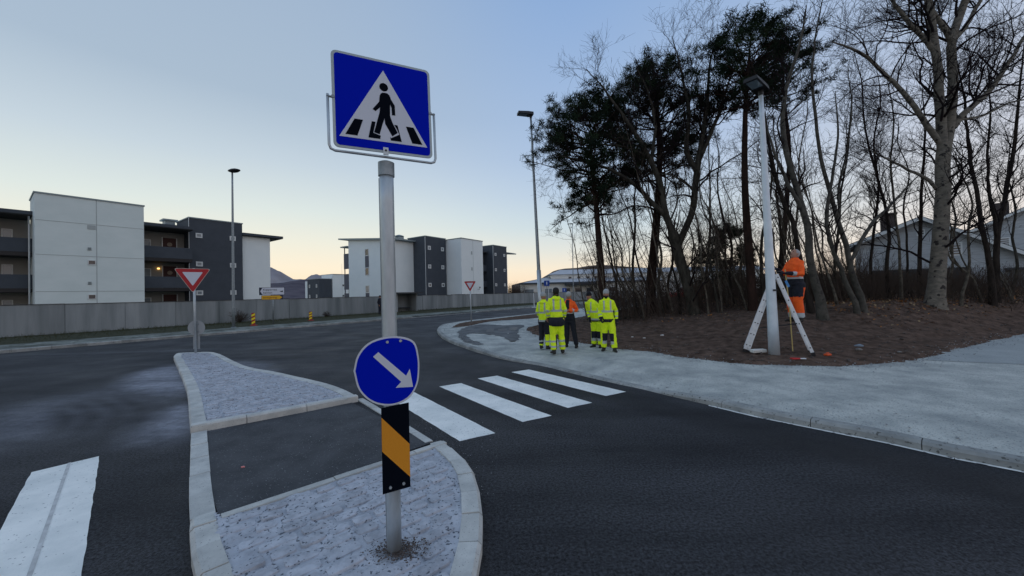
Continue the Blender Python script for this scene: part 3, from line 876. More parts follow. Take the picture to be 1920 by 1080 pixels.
# rain pipe on the tower corner
MB().tube([(2.20, 46.6, 8.55), (2.20, 46.75, 8.3), (2.22, 46.85, 8.0), (2.22, 46.85, .1)], .05, 8).build('rain_pipe', M_post, A)
t2 = wall_box(A, 12.04, 16.60, 47.6, 51.6, 10.08, M_dark, name='charcoal_tower')
MB().box((12.0, 47.56, 0), (12.035, 47.64, 10.08)).build('corner_trim', M_frame, A)
for ss in (12.82, 15.70):
    for z in (8.40, 5.50, 2.58):
        window(A, ss, 47.6, z, .55, .48, M_glasslt, fw=.11)
bx(A, 'end_wall', 16.605, 19.5, 48.0, 60, -.2, 8.85, M_wallw2)
r = bx(A, 'roof_slab', 16.61, 20.7, 47.55, 61, 8.86, 9.14, M_roof)
bx(r, 'fascia', 16.612, 20.72, 47.47, 47.548, 8.90, 9.15, M_dark)
vb = MB().box((11.2, 52, 8.9), (12.0, 53, 10.3)).box((11.0, 51.8, 10.3), (12.2, 53.2, 10.45)).build('roof_fan', M_trim, A)
lb = bx(A, 'gallery_lamp', 9.95, 10.10, 48.86, 48.995, 4.95, 5.06, M_lit)

# ---- far block --------------------------------------------------------------
B = empty('apartment_building', (0, 0, 0), A55)
tag(B, 'middle apartment block with a white end wall and three towers in a row', 'apartment building', 'apartment blocks behind the concrete wall')
# end wall with a mono-pitch roof
b = MB()
p = [(33.7, 43.6, -.2), (37.2, 43.6, -.2), (37.2, 55.15, -.2), (33.7, 55.15, -.2)]
tz = [9.72, 9.72, 10.85, 10.85]
b.add(p + [(q[0], q[1], z) for q, z in zip(p, tz)], [(3, 2, 1, 0), (4, 5, 6, 7), (0, 1, 5, 4), (1, 2, 6, 5), (2, 3, 7, 6), (3, 0, 4, 7)])
b.build('white_end_wall', M_wallw2, B)
bx(B, 'main_wall', 37.201, 62.0, 44.8, 55, -.2, 9.3, M_wallw)
b = MB()
def slab(s0, s1, n0, n1, za, zb, th):
    k = (zb - za) / (55.15 - 43.6); z0 = za + k * (n0 - 43.6); z1 = za + k * (n1 - 43.6)
    b.add([(s0, n0, z0), (s1, n0, z0), (s1, n1, z1), (s0, n1, z1), (s0, n0, z0 + th), (s1, n0, z0 + th), (s1, n1, z1 + th), (s0, n1, z1 + th)],
          [(3, 2, 1, 0), (4, 5, 6, 7), (0, 1, 5, 4), (1, 2, 6, 5), (2, 3, 7, 6), (3, 0, 4, 7)])
slab(33.2, 63.2, 43.0, 57.2, 9.74, 10.86, .22)
b.build('mono_pitch_roof', M_trim, B)
# window strip of the end wall
for z0, z1, kind in ((7.95, 9.05, 'w'), (5.0, 6.2, 'w'), (2.35, 3.5, 'p')):
    window(B, 33.7, 50.25, (z0 + z1) / 2, .95, z1 - z0, M_glass if kind == 'w' else M_glasslt, face='s', fw=.10)
M_panel = mat('grey_infill_panel', (.12, .125, .145), .8)
for z0, z1 in ((6.205, 7.945), (1.2, 2.345)):
    MB().box((33.66, 49.80, z0), (33.698, 50.70, z1)).build('infill_panel', M_panel, B)
# balconies at the back corner
bal = empty('balcony_stack', parent=B)
for z0, z1 in ((6.3, 8.75), (3.0, 5.5), (.2, 2.4)):
    bx(bal, 'balcony_front', 33.75, 33.86, 55.4, 56.6, z0, z1, M_panel)
bx(bal, 'balcony_post', 33.9, 34.0, 56.6, 56.72, 0, 9.9, M_dark)
bx(bal, 'balcony_roof', 33.4, 36.5, 55.2, 57.0, 9.75, 9.93, M_trim)
bx(bal, 'balcony_side', 34.5, 34.6, 55.2, 56.6, 2.4, 3.0, M_glasslt)
t = wall_box(B, 36.98, 41.08, 41.0, 44.79, 10.32, M_dark, name='charcoal_tower')
MB().box((36.94, 40.96, 0), (36.975, 41.03, 10.3)).build('corner_trim', M_frame, B)
for ss in (37.72, 40.36):
    for z, g in ((8.70, M_glasslt), (5.97, M_glasslt), (3.28, M_glass)):
        window(B, ss, 41.0, z, .56, .58, g, fw=.13)
t = wall_box(B, 41.29, 46.33, 38.0, 44.79, 10.18, M_wallw2, name='white_tower')
joint_lines(t, 41.3, 46.3, 38, (), (43.95,))
for z in (8.15, 5.69): MB().box((43.5, 37.95, z - .25), (43.72, 37.998, z + .25)).build('wall_hatch', M_joint, B)
for z in (2.9,):
    dsh = MB().tube([(44.9, 37.6, z - .4), (44.9, 37.6, z)], .03, 6).tube([(44.65, 37.5, z), (44.9, 37.55, z - .10), (45.2, 37.6, z)], [.02, .10, .02], 8).tube([(44.9, 37.6, z - .4), (44.9, 37.99, z - .4)], .02, 6)
    dsh.build('satellite_dish', M_black, B)
gallery(B, 41.082, 41.288, 42.0, 43.6, 9.0, [])
gallery(B, 46.34, 52.24, 42.0, 44.0, 9.4, [(48, .9, 'door'), (50, .9, 'win')])
t = wall_box(B, 52.25, 56.35, 40.5, 44.79, 10.36, M_dark, name='charcoal_tower')
MB().box((52.21, 40.46, 0), (52.245, 40.53, 10.3)).build('corner_trim', M_frame, B)
for ss in (52.92, 55.55):
    for z, g in ((8.80, M_glasslt), (6.05, M_glass), (3.36, M_glasslt)):
        window(B, ss, 40.5, z, .52, .50, g, fw=.12)
bx(B, 'far_end_wall', 56.36, 60.5, 43.4, 44.79, -.2, 9.6, M_wallw2)
bx(B, 'roof_tail', 56.40, 62.0, 42.6, 42.99, 9.7, 9.86, M_trim)
MB().box((35.8, 45.2, 9.9), (36.6, 46.4, 10.6)).tube([(36.2, 45.8, 10.6), (36.2, 45.8, 10.75), (36.2, 45.8, 10.95)], [.55, .75, .2], 10).build('roof_fan', M_trim, B)

# ---- low block far behind ---------------------------------------------------
c0 = Vector((-45.9, 89.0, 0)); cs = c0.dot(S); cn = c0.dot(Nn)
Cb = empty('apartment_building', (0, 0, 0), A55)
tag(Cb, 'low dark and white apartment block far behind, in the gap left of the middle block', 'apartment building', 'apartment blocks behind the concrete wall')
wall_box(Cb, cs, cs + 3.0, cn, cn + 5.7, 6.35, M_dark, name='charcoal_tower')
for nn in (cn + 1.3, cn + 4.6):
    for z in (4.7, 1.9 + .3):
        window(Cb, cs, nn, z, .55, .8, M_glasslt, face='s', fw=.12)
bx(Cb, 'white_side_wall', cs + .2, cs + 3.2, cn + 5.71, cn + 7.2, -.2, 6.0, M_wallw2)
o = bx(Cb, 'white_wall', cs + 3.2, cs + 14, cn - .2, cn + 5, -.2, 7.5, M_wallw2)
MB().box((cs + 3.195, cn - .3, 7.5), (cs + 14.1, cn + 5.1, 7.62)).build('roof_edge', M_trim, o)
joint_lines(o, cs + 3.3, cs + 13, cn - .2, (), (cs + 5.6,))
for z in (2.2, 4.8): window(Cb, cs + 5.9, cn - .2, z, .5, .5, M_glass, fw=.05)

# ---- concrete retaining wall with panels -----------------------------------
W = empty('concrete_wall', (0, 0, 0)); tag(W, 'long grey concrete wall of upright panels along the far side of the street', 'wall')
M_cop = mat('dark_coping', (.06, .065, .07), .9)
rng = random.Random(3)
s = -14.0; i = 0
protos = []
while s < 84:
    ln = 2.4; off = 0
    n0 = 33.0 - (max(0, s - 46) ** 2) * .0045
    n1 = 33.0 - (max(0, s + ln - 46) ** 2) * .0045
    top = 1.74 + (rng.uniform(-.03, .03)); a = sn(s + .007, n0); c = sn(s + ln - .007, n1)
    if s > 29: top += .02
    tg = (c - a).normalized(); q = Vector((-tg.y, tg.x, 0)); dn = rng.uniform(-.02, .02)
    b = MB(); vs = []
    for z, e in ((-.1, 0), (top - .02, 0), (top, .02)):
        for p_, o_ in ((a, dn + e), (c, dn + e), (c, .22 + dn - e), (a, .22 + dn - e)):
            r_ = p_ + q * o_; vs.append((r_.x, r_.y, z))
    fs = [(8, 9, 10, 11), (3, 2, 1, 0)] + [(k * 4 + j, k * 4 + (j + 1) % 4, k * 4 + 4 + (j + 1) % 4, k * 4 + 4 + j) for k in range(2) for j in range(4)]
    b.add(vs, fs); pn_ = b.build('wall_panel', M_concrete, W)
    q0 = a + q * (dn - .03); q1 = c + q * (dn - .03); q2 = c + q * (dn + .25); q3 = a + q * (dn + .25)
    MB().add([(k_.x, k_.y, top + .003) for k_ in (q0, q1, q2, q3)] + [(k_.x, k_.y, top + .035) for k_ in (q0, q1, q2, q3)], [(3, 2, 1, 0), (4, 5, 6, 7), (0, 1, 5, 4), (1, 2, 6, 5), (2, 3, 7, 6), (3, 0, 4, 7)]).build('coping', M_cop, pn_)
    s += ln; i += 1

# ---- bus shelter ------------------------------------------------------------
SH = empty('bus_shelter', (0, 0, 0), A55); tag(SH, 'small open concrete shelter with a flat roof against the wall, right of the sign pole', 'shelter')
bx(SH, 'back_panel', 24.6, 27.0, 32.86, 32.95, .1, 2.0, M_concrete)
bx(SH, 'side_panel', 27.0, 27.16, 31.5, 32.95, .1, 2.0, M_concrete)
bx(SH, 'side_panel', 24.4, 24.56, 31.5, 32.95, .1, 2.0, M_concrete)
bx(SH, 'roof', 24.1, 27.6, 31.1, 33.0, 2.003, 2.14, M_roof)
bx(SH, 'bench', 24.8, 26.8, 32.3, 32.7, .5, .56, M_dark)

# ---- low white hall on the right, behind the group --------------------------
Hl = empty('white_hall', (0, 0, 0)); tag(Hl, 'long low white building with a pale grey roof far behind the group of workers', 'building')
y = 85
M_hroof = mat('pale_metal_roof', (.40, .43, .46), .9, (.48, .50, .53), .4)
M_hall = mat('cream_wall', (.72, .73, .68), .9, (.80, .81, .77), .3)
bx(Hl, 'low_wall', 2.2, 34, y, y + 14, -.2, 3.9, M_hall)
b = MB(); b.add([(1.6, y - .5, 3.9), (34.5, y - .5, 3.9), (34.5, y + 7, 5.7), (9.6, y + 7, 5.7), (1.6, y + 14, 3.9), (34.5, y + 14, 3.9)], [(0, 1, 2, 3), (3, 2, 5, 4), (0, 3, 4), (1, 5, 2), (0, 4, 5, 1)])
b.build('roof', M_hroof, Hl)
bx(Hl, 'roof_edge', 1.5, 34.6, y - .62, y - .51, 3.75, 4.05, M_dark)
bx(Hl, 'upper_wall', 9.4, 60, y + 4, y + 12, 3.91, 6.0, M_hall)
b = MB(); b.add([(8.6, y + 3.4, 6.0), (61, y + 3.4, 6.0), (61, y + 8, 7.3), (12, y + 8, 7.3), (8.6, y + 13, 6.0), (61, y + 13, 6.0)], [(0, 1, 2, 3), (3, 2, 5, 4), (0, 3, 4), (1, 5, 2), (0, 4, 5, 1)])
b.build('upper_roof', M_hroof, Hl)
for k in range(10): window(Hl, 13.9 + k * 2.1, y + 4, 5.0, .9, .95, M_glass, fw=.08)
window(Hl, 3.9, y, 1.9, 2.2, 1.5, M_glasslt, fw=.12); window(Hl, 8.3, y, 2.0, 1.8, 1.4, M_glasslt, fw=.12)
for k in range(5): window(Hl, 12.5 + k * 2.6, y, 2.0, 1.7, 1.5, M_glass, fw=.12)
bx(Hl, 'porch', 12, 20, y - 2.5, y - .1, 3.3, 3.7, M_roof)
bx(Hl, 'low_wing', 34.02, 70, y + 2, y + 12, -.2, 4.2, M_hall)

# ---- houses on the right behind the trees ------------------------------------
M_siding = mat('weatherboard', (.36, .39, .41), .85, (.46, .50, .52), 3, stretch=(.4, .4, 3))
M_tile = mat('dark_roof_tiles', (.035, .040, .048), .8, (.055, .062, .07), 4)
M_brick = mat('chimney_brick', (.05, .04, .038), .95, (.08, .065, .06), 9)
def gable(name, base, rot, x0, x1, dep, ze0, ze1, zr, label, boards=True):
    """gable front in the local x-z plane, ridge over local x = 0, depth along local +y"""
    h = empty(name, base, rot); tag(h, label, 'house', 'houses behind the trees')
    b = MB(); prof = [(x0, .2), (x0, ze0), (0, zr), (x1, ze1), (x1, .2)]; n = 5
    b.add([(p[0], 0, p[1]) for p in prof] + [(p[0], dep, p[1]) for p in prof], [tuple(range(n)), tuple(range(2 * n - 1, n - 1, -1))] + [(i + n, (i + 1) % n + n, (i + 1) % n, i) for i in range(n)])
    wl = b.build('wall', M_siding, h)
    z = .5
    while z < zr - .15 and boards:
        xa = x0 if z < ze0 else x0 * (1 - (z - ze0) / (zr - ze0))
        xb = x1 if z < ze1 else x1 * (1 - (z - ze1) / (zr - ze1))
        xa += .02; xb -= .02
        if xb - xa > .3:
            MB().add([(xa, -.040, z), (xb, -.040, z), (xb, -.006, z + .16), (xa, -.006, z + .16), (xa, -.003, z - .002), (xb, -.003, z - .002)], [(0, 1, 2, 3), (4, 5, 1, 0)]).build('board', M_siding, wl)
        z += .17
    for (xa, za, xb, zb) in ((x0 - .4, ze0 + .4 * (zr - ze0) / x0, 0, zr), (0, zr, x1 + .4, ze1 - .4 * (zr - ze1) / x1)):
        q8 = lambda ya, yb, l_, u_: [(xa, ya, za + l_), (xb, ya, zb + l_), (xb, yb, zb + l_), (xa, yb, za + l_), (xa, ya, za + u_), (xb, ya, zb + u_), (xb, yb, zb + u_), (xa, yb, za + u_)]
        fs = [(3, 2, 1, 0), (4, 5, 6, 7), (0, 1, 5, 4), (1, 2, 6, 5), (2, 3, 7, 6), (3, 0, 4, 7)]
        r_ = MB().add(q8(-.5, dep + .4, .03, .17), fs).build('roof', M_tile, h)
        MB().add(q8(-.54, -.505, -.12, .12), fs).build('bargeboard', M_frame, r_)
    return h
H1 = gable('gabled_house', (28.6, 26, 0), R(-42), -3.3, 4.9, 8, 4.85, 3.0, 6.25, 'white weatherboard house with a dark gabled roof behind the big birch')
MB().box((-1.9, 1.2, 5.2), (-1.1, 2.0, 6.95)).box((-2.0, 1.1, 6.95), (-1.0, 2.1, 7.08)).build('chimney', M_brick, H1)
window(H1, 1.5, 0, 4.0, .7, .9, M_glass, fw=.09); window(H1, 0, 0, 5.3, .4, .45, M_glass, fw=.06)
MB().box((-2.6, -1.2, .2), (2.0, -.05, 2.75)).build('lean_to', M_roof, H1)
H2 = gable('gabled_house', (44.6, 30, 0), R(-45), -5.5, 6.5, 9, 5.9, 5.4, 8.8, 'second white house with a dark roof at the right edge beyond the gabled house')
MB().box((-3.3, 1.0, 7.0), (-2.5, 1.8, 8.7)).build('chimney', M_brick, H2)
window(H2, -3.2, 0, 5.0, 1.1, 1.1, M_glass, fw=.1); window(H2, 1.0, 0, 5.0, 1.1, 1.1, M_glass, fw=.1)
GH = empty('garden_hut', (32.2, 22.2, 0), R(-42)); tag(GH, 'low grey outbuilding partly hidden by bushes at the right edge', 'shed', None)
MB().box((-1.5, 0, .2), (6, 1.6, 2.45)).build('wall', mat('hut_wall', (.13, .15, .155), .9, (.19, .21, .22), 2), GH)
MB().box((-1.7, -.2, 2.46), (6.2, 1.8, 2.60)).build('roof', M_tile, GH)

# ---- hills -------------------------------------------------------------------
def hill(name, pts, y, dep, m, seed=0):
    """ridge as a real slope: crest line at distance, front slope comes down toward the viewer"""
    crest = smooth_line([Vector((p[0], y, p[1])) for p in pts], max(8, abs(pts[-1][0] - pts[0][0]) / 90))
    rows = 14; V = []; k = len(crest); rgn = np.random.RandomState(seed)
    for j in range(rows + 1):
        f = j / rows
        for i, c in enumerate(crest):
            zz = c.z * (1 - f) ** 1.25 - 2 * f
            V.append((c.x * (1 - .25 * f), c.y - dep * f, zz + (c.z * .10 * float(fbm(np.array(i * .31), np.array(j * .8 + seed), 4)) if 0 < j < rows else c.z * .03 * float(fbm(np.array(i * .5), np.array(seed * 1.0), 4)))))
    for i, c in enumerate(crest): V.append((c.x, c.y + dep * .6, -2))
    Q = []
    for j in range(rows):
        for i in range(k - 1):
            a = j * k + i; Q.append((a, a + 1, a + k + 1, a + k))
    bb = (rows + 1) * k
    for i in range(k - 1): Q.append((i, bb + i, bb + i + 1, i + 1))
    o = fast_mesh(name, np.array(V), np.array(Q), m, smooth=True); tag(o, kind='structure'); return o
M_hillf = mat('far_mountain', (.21, .20, .22), 1, (.36, .34, .35), .0018, spec=0)  # distance haze is painted in as pale colour; there is no haze volume
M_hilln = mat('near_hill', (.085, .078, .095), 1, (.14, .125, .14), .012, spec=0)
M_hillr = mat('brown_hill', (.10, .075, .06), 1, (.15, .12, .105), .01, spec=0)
def mp(x, y, D_): 
    p_ = at(400 + x / 4.8, 480 + y / 4.8, D_); return (p_.x, p_.z)
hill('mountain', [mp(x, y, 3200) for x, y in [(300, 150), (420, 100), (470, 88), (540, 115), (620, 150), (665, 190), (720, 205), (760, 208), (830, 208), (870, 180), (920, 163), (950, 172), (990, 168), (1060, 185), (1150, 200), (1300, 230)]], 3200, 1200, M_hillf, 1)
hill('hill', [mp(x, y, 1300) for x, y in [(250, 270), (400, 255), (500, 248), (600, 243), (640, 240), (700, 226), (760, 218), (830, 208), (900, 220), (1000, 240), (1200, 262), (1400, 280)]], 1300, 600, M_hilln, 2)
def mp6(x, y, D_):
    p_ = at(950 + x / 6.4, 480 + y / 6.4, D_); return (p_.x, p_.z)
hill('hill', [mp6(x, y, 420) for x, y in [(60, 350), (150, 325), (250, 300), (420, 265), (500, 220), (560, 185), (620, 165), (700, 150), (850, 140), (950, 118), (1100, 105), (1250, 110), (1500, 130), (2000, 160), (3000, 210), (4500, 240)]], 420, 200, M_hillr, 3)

# ================================================================== lamp posts
def street_lamp(base, top, r0, r1, head, label, name='street_lamp', m=M_post, collar=None):
    h = empty(name, base); tag(h, label, 'street lamp', 'street lamps')
    d = Vector(top) - Vector(base); k = 8
    b = MB().tube([d * (i / k) for i in range(k + 1)], [r0 + (r1 - r0) * i / k for i in range(k + 1)], 20)
    b.build('pole', m, h, smooth=True)
    MB().tube([(0, 0, -.05), (0, 0, .015), (0, 0, .03)], [r0 * 1.7, r0 * 1.7, r0 * 1.4], 20).build('base_plate', M_galvd, h)
    if collar:
        q = d * collar; MB().tube([q - d.normalized() * .06, q + d.normalized() * .06], [r0 * .95, r0 * .72], 20).build('collar', M_galvd, h)
    head(h, d)
    return h
def head_box(dirx, ln, wd, th, tilt=0.0, slope=.5):
    def f(h, d):
        dv_ = Vector(dirx).normalized(); q = Vector((-dv_.y, dv_.x, 0)); up = Vector((0, 0, 1))
        b = MB(); o = d
        vs = []
        for (a, t0) in ((-.10, th), (ln * .25, th * 1.05), (ln, th * slope)):
            for (w_, z_) in ((-wd / 2, 0), (wd / 2, 0), (wd / 2 * .86, t0), (-wd / 2 * .86, t0)):
                p_ = o + dv_ * a + q * w_ + up * (z_ + math.tan(tilt) * a - .02); vs.append(p_)
        fs = [(0, 1, 2, 3), (11, 10, 9, 8)] + [(k * 4 + j, k * 4 + 4 + j, k * 4 + 4 + (j + 1) % 4, k * 4 + (j + 1) % 4) for k in range(2) for j in range(4)]
        b.add(vs, fs); hd = b.build('lamp_head', M_black, h)
        MB().add([o + dv_ * a + q * w_ + up * (math.tan(tilt) * a - .026) for a, w_ in ((ln * .3, -wd * .36), (ln * .3, wd * .36), (ln * .92, wd * .36), (ln * .92, -wd * .36))], [(0, 3, 2, 1)]).build('lens', M_glasslt, hd)
        MB().tube([o - d.normalized() * .14, o + up * .02], [.055, .055], 14).build('head_socket', M_black, h)
    return f
def head_dome(h, d):
    dv_ = Vector((1, -.1, 0)); b = MB()
    b.tube([d + dv_ * a + Vector((0, 0, .0 + .06 * a + .02)) for a in (-.22, -.12, .05, .25, .42, .50)], [(.10, .03), (.17, .08), (.21, .115), (.20, .11), (.13, .06), (.03, .015)], 14)
    b.build('lamp_head', M_black, h, smooth=True)
L1 = gp(438, 614, .12); L1t = at(435.5, 321, L1.y)
street_lamp(L1, L1t, .085, .045, head_dome, 'tall street lamp with a rounded head in front of the left charcoal tower', m=M_galvd)
L2 = Vector((1.33, 17.3, ZP)); L2t = at(995, 216, 17.3)
street_lamp(L2, L2t, .095, .042, head_box((-1, -.25, 0), .62, .34, .13, .02, .75), 'tall grey street lamp with a flat black head behind the workers in yellow', collar=.27, m=M_galvd)
MB().tube([(0, 0, 0), (Vector(L2t) - L2) * .27], [.115, .10], 20).build('lower_pole', M_galv, bpy.data.objects['street_lamp.001'], smooth=True)
L3 = gp(1452, 669, ZP + .02); L3t = at(1426, 168, L3.y)
street_lamp(L3, L3t, .115, .045, head_box((-.78, -.62, 0), .62, .30, .10, R(2), .8), 'new white lamp post with a black floodlight head, a ladder standing against it', m=mat('new_post', (.56, .64, .70), .4, (.66, .74, .80), 4, metal=.25))
MB().box((-.05, -.118, 1.52), (.03, -.10, 1.56)).build('inspection_label', M_black, bpy.data.objects['street_lamp.002'])
bpy.data.objects['street_lamp.002']['label'] = 'new white lamp post with a black floodlight head, a ladder standing against it'
L4 = gp(1075, 560, ZP); p4 = at(1075, 556, 60); p4.z = .1; t4 = at(1073, 420, 60)
street_lamp(p4, t4, .09, .05, head_box((-1, 0, 0), .8, .3, .12), 'distant thin lamp post among the twigs, right of the tall grey lamp', m=M_galvd)

# ================================================================== signs
def plate(name, poly, frame, parent, m, t=.003, y=0.0):
    """poly in the plate's own x,z; frame: Matrix; y<0 is toward the reader"""
    b = MB(); n = len(poly)
    vs = [frame @ Vector((p[0], y, p[1])) for p in poly] + [frame @ Vector((p[0], y - t, p[1])) for p in poly]
    fs = [tuple(range(n)), tuple(range(2 * n - 1, n - 1, -1))] + [(i, i + n, (i + 1) % n + n, (i + 1) % n) for i in range(n)]
    return b.add(vs, fs).build(name, m, parent)
def rrect(hw, hh, r, k=6):
    out = []
    for cx_, cy_, a0 in ((hw - r, hh - r, 0), (-hw + r, hh - r, 90), (-hw + r, -hh + r, 180), (hw - r, -hh + r, 270)):
        for i in range(k + 1):
            a = R(a0 + 90 * i / k); out.append((cx_ + r * math.cos(a), cy_ + r * math.sin(a)))
    return out
def circ(r, n=28, cx_=0, cy_=0, sq=2.0):
    out = []
    for i in range(n):
        a = 2 * math.pi * i / n; c_, s_ = math.cos(a), math.sin(a)
        out.append((cx_ + r * math.copysign(abs(c_) ** (2 / sq), c_), cy_ + r * math.copysign(abs(s_) ** (2 / sq), s_)))
    return out

PS = empty('crossing_sign_post', POLE)
tag(PS, 'foreground pole with blue pedestrian crossing sign, blue arrow disc and orange-black board', 'road sign')
ptop = at(724, 306, POLE.y) - POLE
kk_ = 10
b = MB().tube([ptop * (i / kk_) for i in range(kk_ + 1)], .0455, 28)
b.build('pole', M_galv, PS, smooth=True)
MB().tube([ptop * .965, ptop * 1.0, ptop * 1.004], [.052, .052, .03], 28).build('top_sleeve', M_galvd, PS, smooth=False)
MB().tube([ptop * .02 + Vector((-.047, -.006, 0)), ptop * .96 + Vector((-.047, -.006, 0))], .004, 6).build('weld_seam', M_galvd, PS)
YAW = R(25.9)
cS = Vector((-.797, 2.392, 2.974)) - POLE
FS = Matrix.Translation(cS) @ Matrix.Rotation(YAW, 4, 'Z') @ Matrix.Rotation(R(-1.2), 4, 'X') @ Matrix.Rotation(R(-.7), 4, 'Y')
sg = plate('crossing_sign', rrect(.303, .303, .032), FS, PS, M_signback, .004)
plate('white_border', rrect(.3015, .3015, .031), FS, sg, mat('border_grey', (.42, .50, .52), .4), .001, -.0045)
plate('blue_face', rrect(.287, .287, .022), FS, sg, M_blue, .001, -.006)
plate('white_triangle', [(0, .234), (-.269, -.233), (.269, -.233)], FS, sg, M_signwhite, .001, -.0072)
YB = -.0088
plate('black_stripe', [(-.180, -.1115), (-.235, -.2165), (-.166, -.2165), (-.131, -.1115)], FS, sg, M_signblack, .0008, YB)
plate('black_stripe', [(-.079, -.1115), (-.102, -.2185), (-.032, -.2185), (-.028, -.197), (-.072, -.184), (-.056, -.1115)], FS, sg, M_signblack, .0008, YB)
plate('black_stripe', [(.058, -.1125), (.0785, -.1125), (.102, -.2185), (.034, -.2185), (.030, -.197), (.036, -.203), (.0885, -.172), (.074, -.140)][::-1], FS, sg, M_signblack, .0008, YB)
plate('black_stripe', [(.132, -.1115), (.170, -.2185), (.236, -.2185), (.182, -.1115)], FS, sg, M_signblack, .0008, YB)
plate('pictogram_head', circ(.0268, 24, .0005, .124), FS, sg, M_signblack, .0008, YB)
body_p = [(.006, .0885), (.022, .087), (.034, .078), (.044, .051), (.0655, .014), (.067, -.050), (.046, -.051), (.045, -.004), (.0365, .018), (.034, -.060), (.048, -.102), (.078, -.163), (.044, -.190), (.002, -.115), (-.001, -.080), (-.015, -.123), (-.034, -.189), (-.067, -.180), (-.048, -.110), (-.030, -.044), (-.026, -.012), (-.054, -.042), (-.072, -.031), (-.031, .023), (-.026, .064), (-.019, .079), (-.008, .087)]
plate('pictogram_body', body_p[::-1], FS, sg, M_signblack, .0008, YB)
# tube bracket that carries the sign
br = [(-.327, .026), (-.327, -.285), (-.318, -.310), (-.295, -.320), (0, -.323), (.295, -.327), (.318, -.318), (.327, -.293), (.327, .018)]
MB().tube([FS @ Vector((x, .012, z)) for x, z in br], .0085, 10).build('bracket', M_galv, PS, smooth=True)
for x in (-1, 1):
    c_ = MB().tube([FS @ Vector((x * .333, .010, .012)), FS @ Vector((x * .298, .006, .008))], .007, 8)
    c_.tube([FS @ Vector((x * .298, -.010, .008)), FS @ Vector((x * .298, .006, .008))], .010, 10)
    c_.build('clamp', M_galvd, PS)
MB().box((-.016, -.014, -.318), (.016, -.006, -.270), M=FS).build('lower_clip', M_galv, PS)
MB().tube([FS @ Vector((0, -.017, -.29)), FS @ Vector((0, -.013, -.29))], .007, 10).build('bolt', M_black, PS)
# keep-right disc
cD = Vector((-.800, 2.372, 1.28)) - POLE
FD = Matrix.Translation(cD) @ Matrix.Rotation(R(26), 4, 'Z')
def squirc(r, n, sq): return circ(r, n, 0, 0, sq)
def warp(ps): return [(p[0] * .92, p[1] * 1.0 + .0) for p in ps]
DP = [(-.198, .021), (-.174, .112), (-.112, .182), (-.018, .212), (.08, .209), (.166, .170), (.193, .078), (.196, -.016), (.182, -.107), (.136, -.180), (.061, -.216), (-.025, -.213), (-.109, -.172), (-.172, -.091)]
DP = [(p.x, p.y) for p in smooth_line([Vector((a_, c_, 0)) for a_, c_ in DP + DP[:1]], .02)[:-1]][::-1]
dsg = plate('arrow_disc', [(x * 1.012, z * 1.012) for x, z in DP], FD, PS, M_signback, .004)
plate('white_border', [(x * 1.006, z * 1.006) for x, z in DP], FD, dsg, M_signwhite, .001, -.0045)
plate('blue_face', [(x * .955, z * .955) for x, z in DP], FD, dsg, M_blue, .001, -.006)
plate('arrow', [(-.086, .097), (.081, -.079), (.046, -.112), (.154, -.120), (.136, -.002), (.112, -.044), (-.055, .123)], FD, dsg, M_signwhite, .001, -.0072)
for (x, z) in ((.0, .182), (.081, .184)):
    MB().tube([FD @ Vector((x, -.012, z)), FD @ Vector((x, -.007, z))], .009, 10).build('rivet', M_galv, dsg)
cB = Vector((-.760, 2.372, 1.28)) - POLE
FB = Matrix.Translation(cB) @ Matrix.Rotation(R(26), 4, 'Z')
mb_ = plate('marker_board', [(-.082, -.224), (-.082, -.757), (.087, -.750), (.087, -.214)], FB, PS, M_signblack, .004, .0)
plate('orange_stripe', [(-.0815, -.282), (-.0815, -.492), (.0865, -.687), (.0865, -.477)], FB, mb_, M_orange, .001, -.0045)
for (x, z) in ((-.036, -.724), (.045, -.718)):
    MB().tube([FB @ Vector((x, -.012, z)), FB @ Vector((x, -.004, z))], .009, 10).build('rivet', M_galv, mb_)

def tri(side, r=.03, k=4, inv=True):
    h = side * .866; vs = [(-side / 2, h / 3), (side / 2, h / 3), (0, -2 * h / 3)]
    out = []
    for i in range(3):
        p_ = Vector((*vs[i], 0)); a = (Vector((*vs[i - 1], 0)) - p_).normalized(); c_ = (Vector((*vs[(i + 1) % 3], 0)) - p_).normalized()
        for t in range(k + 1):
            f = t / k; q_ = p_ + (a * (1 - f) ** 2 + c_ * f ** 2) * r * 1.6; out.append((q_.x, q_.y))
    return out
def yield_sign(base, topz, side, yaw, label, dark, extra=False):
    h = empty('yield_sign', base); tag(h, label, 'road sign', 'give way signs')
    MB().tube([(0, 0, -.03), (-.03, 0, topz)], .032, 16).build('pole', M_post, h, smooth=True)
    F_ = Matrix.Translation((-.03, -.045, topz - side * .30)) @ Matrix.Rotation(yaw, 4, 'Z')
    s_ = plate('yield_plate', tri(side, .05), F_, h, M_signback, .004)
    plate('pale_border', tri(side * .992, .05), F_, s_, mat('border_cream', (.55, .50, .42), .5), .001, -.0045)
    plate('red_face', tri(side * .955, .045), F_, s_, M_red, .001, -.006)
    plate('white_centre', tri(side * .56, .02), F_, s_, M_signwhite, .001, -.0072)
    if extra:
        F2 = Matrix.Translation((-.01, .05, .80)) @ Matrix.Rotation(R(15), 4, 'Z')
        plate('disc_back', circ(.235, 30), F2, h, M_signback, .004)
        plate('board_back', [(-.09, -.25), (-.09, -.68), (.09, -.68), (.09, -.25)], F2, h, M_signback, .004)
        for z in (.12, -.12): MB().tube([F2 @ Vector((-.06, -.02, z)), F2 @ Vector((.06, -.02, z))], .015, 8).build('clamp', M_galvd, h)
    return h
b1 = gp(367, 662, ZI); t1z = at(366, 503, b1.y).z - b1.z
yield_sign(b1, t1z, .90, R(38), 'larger give way triangle on the raised island with a round sign back below', M_red, True)
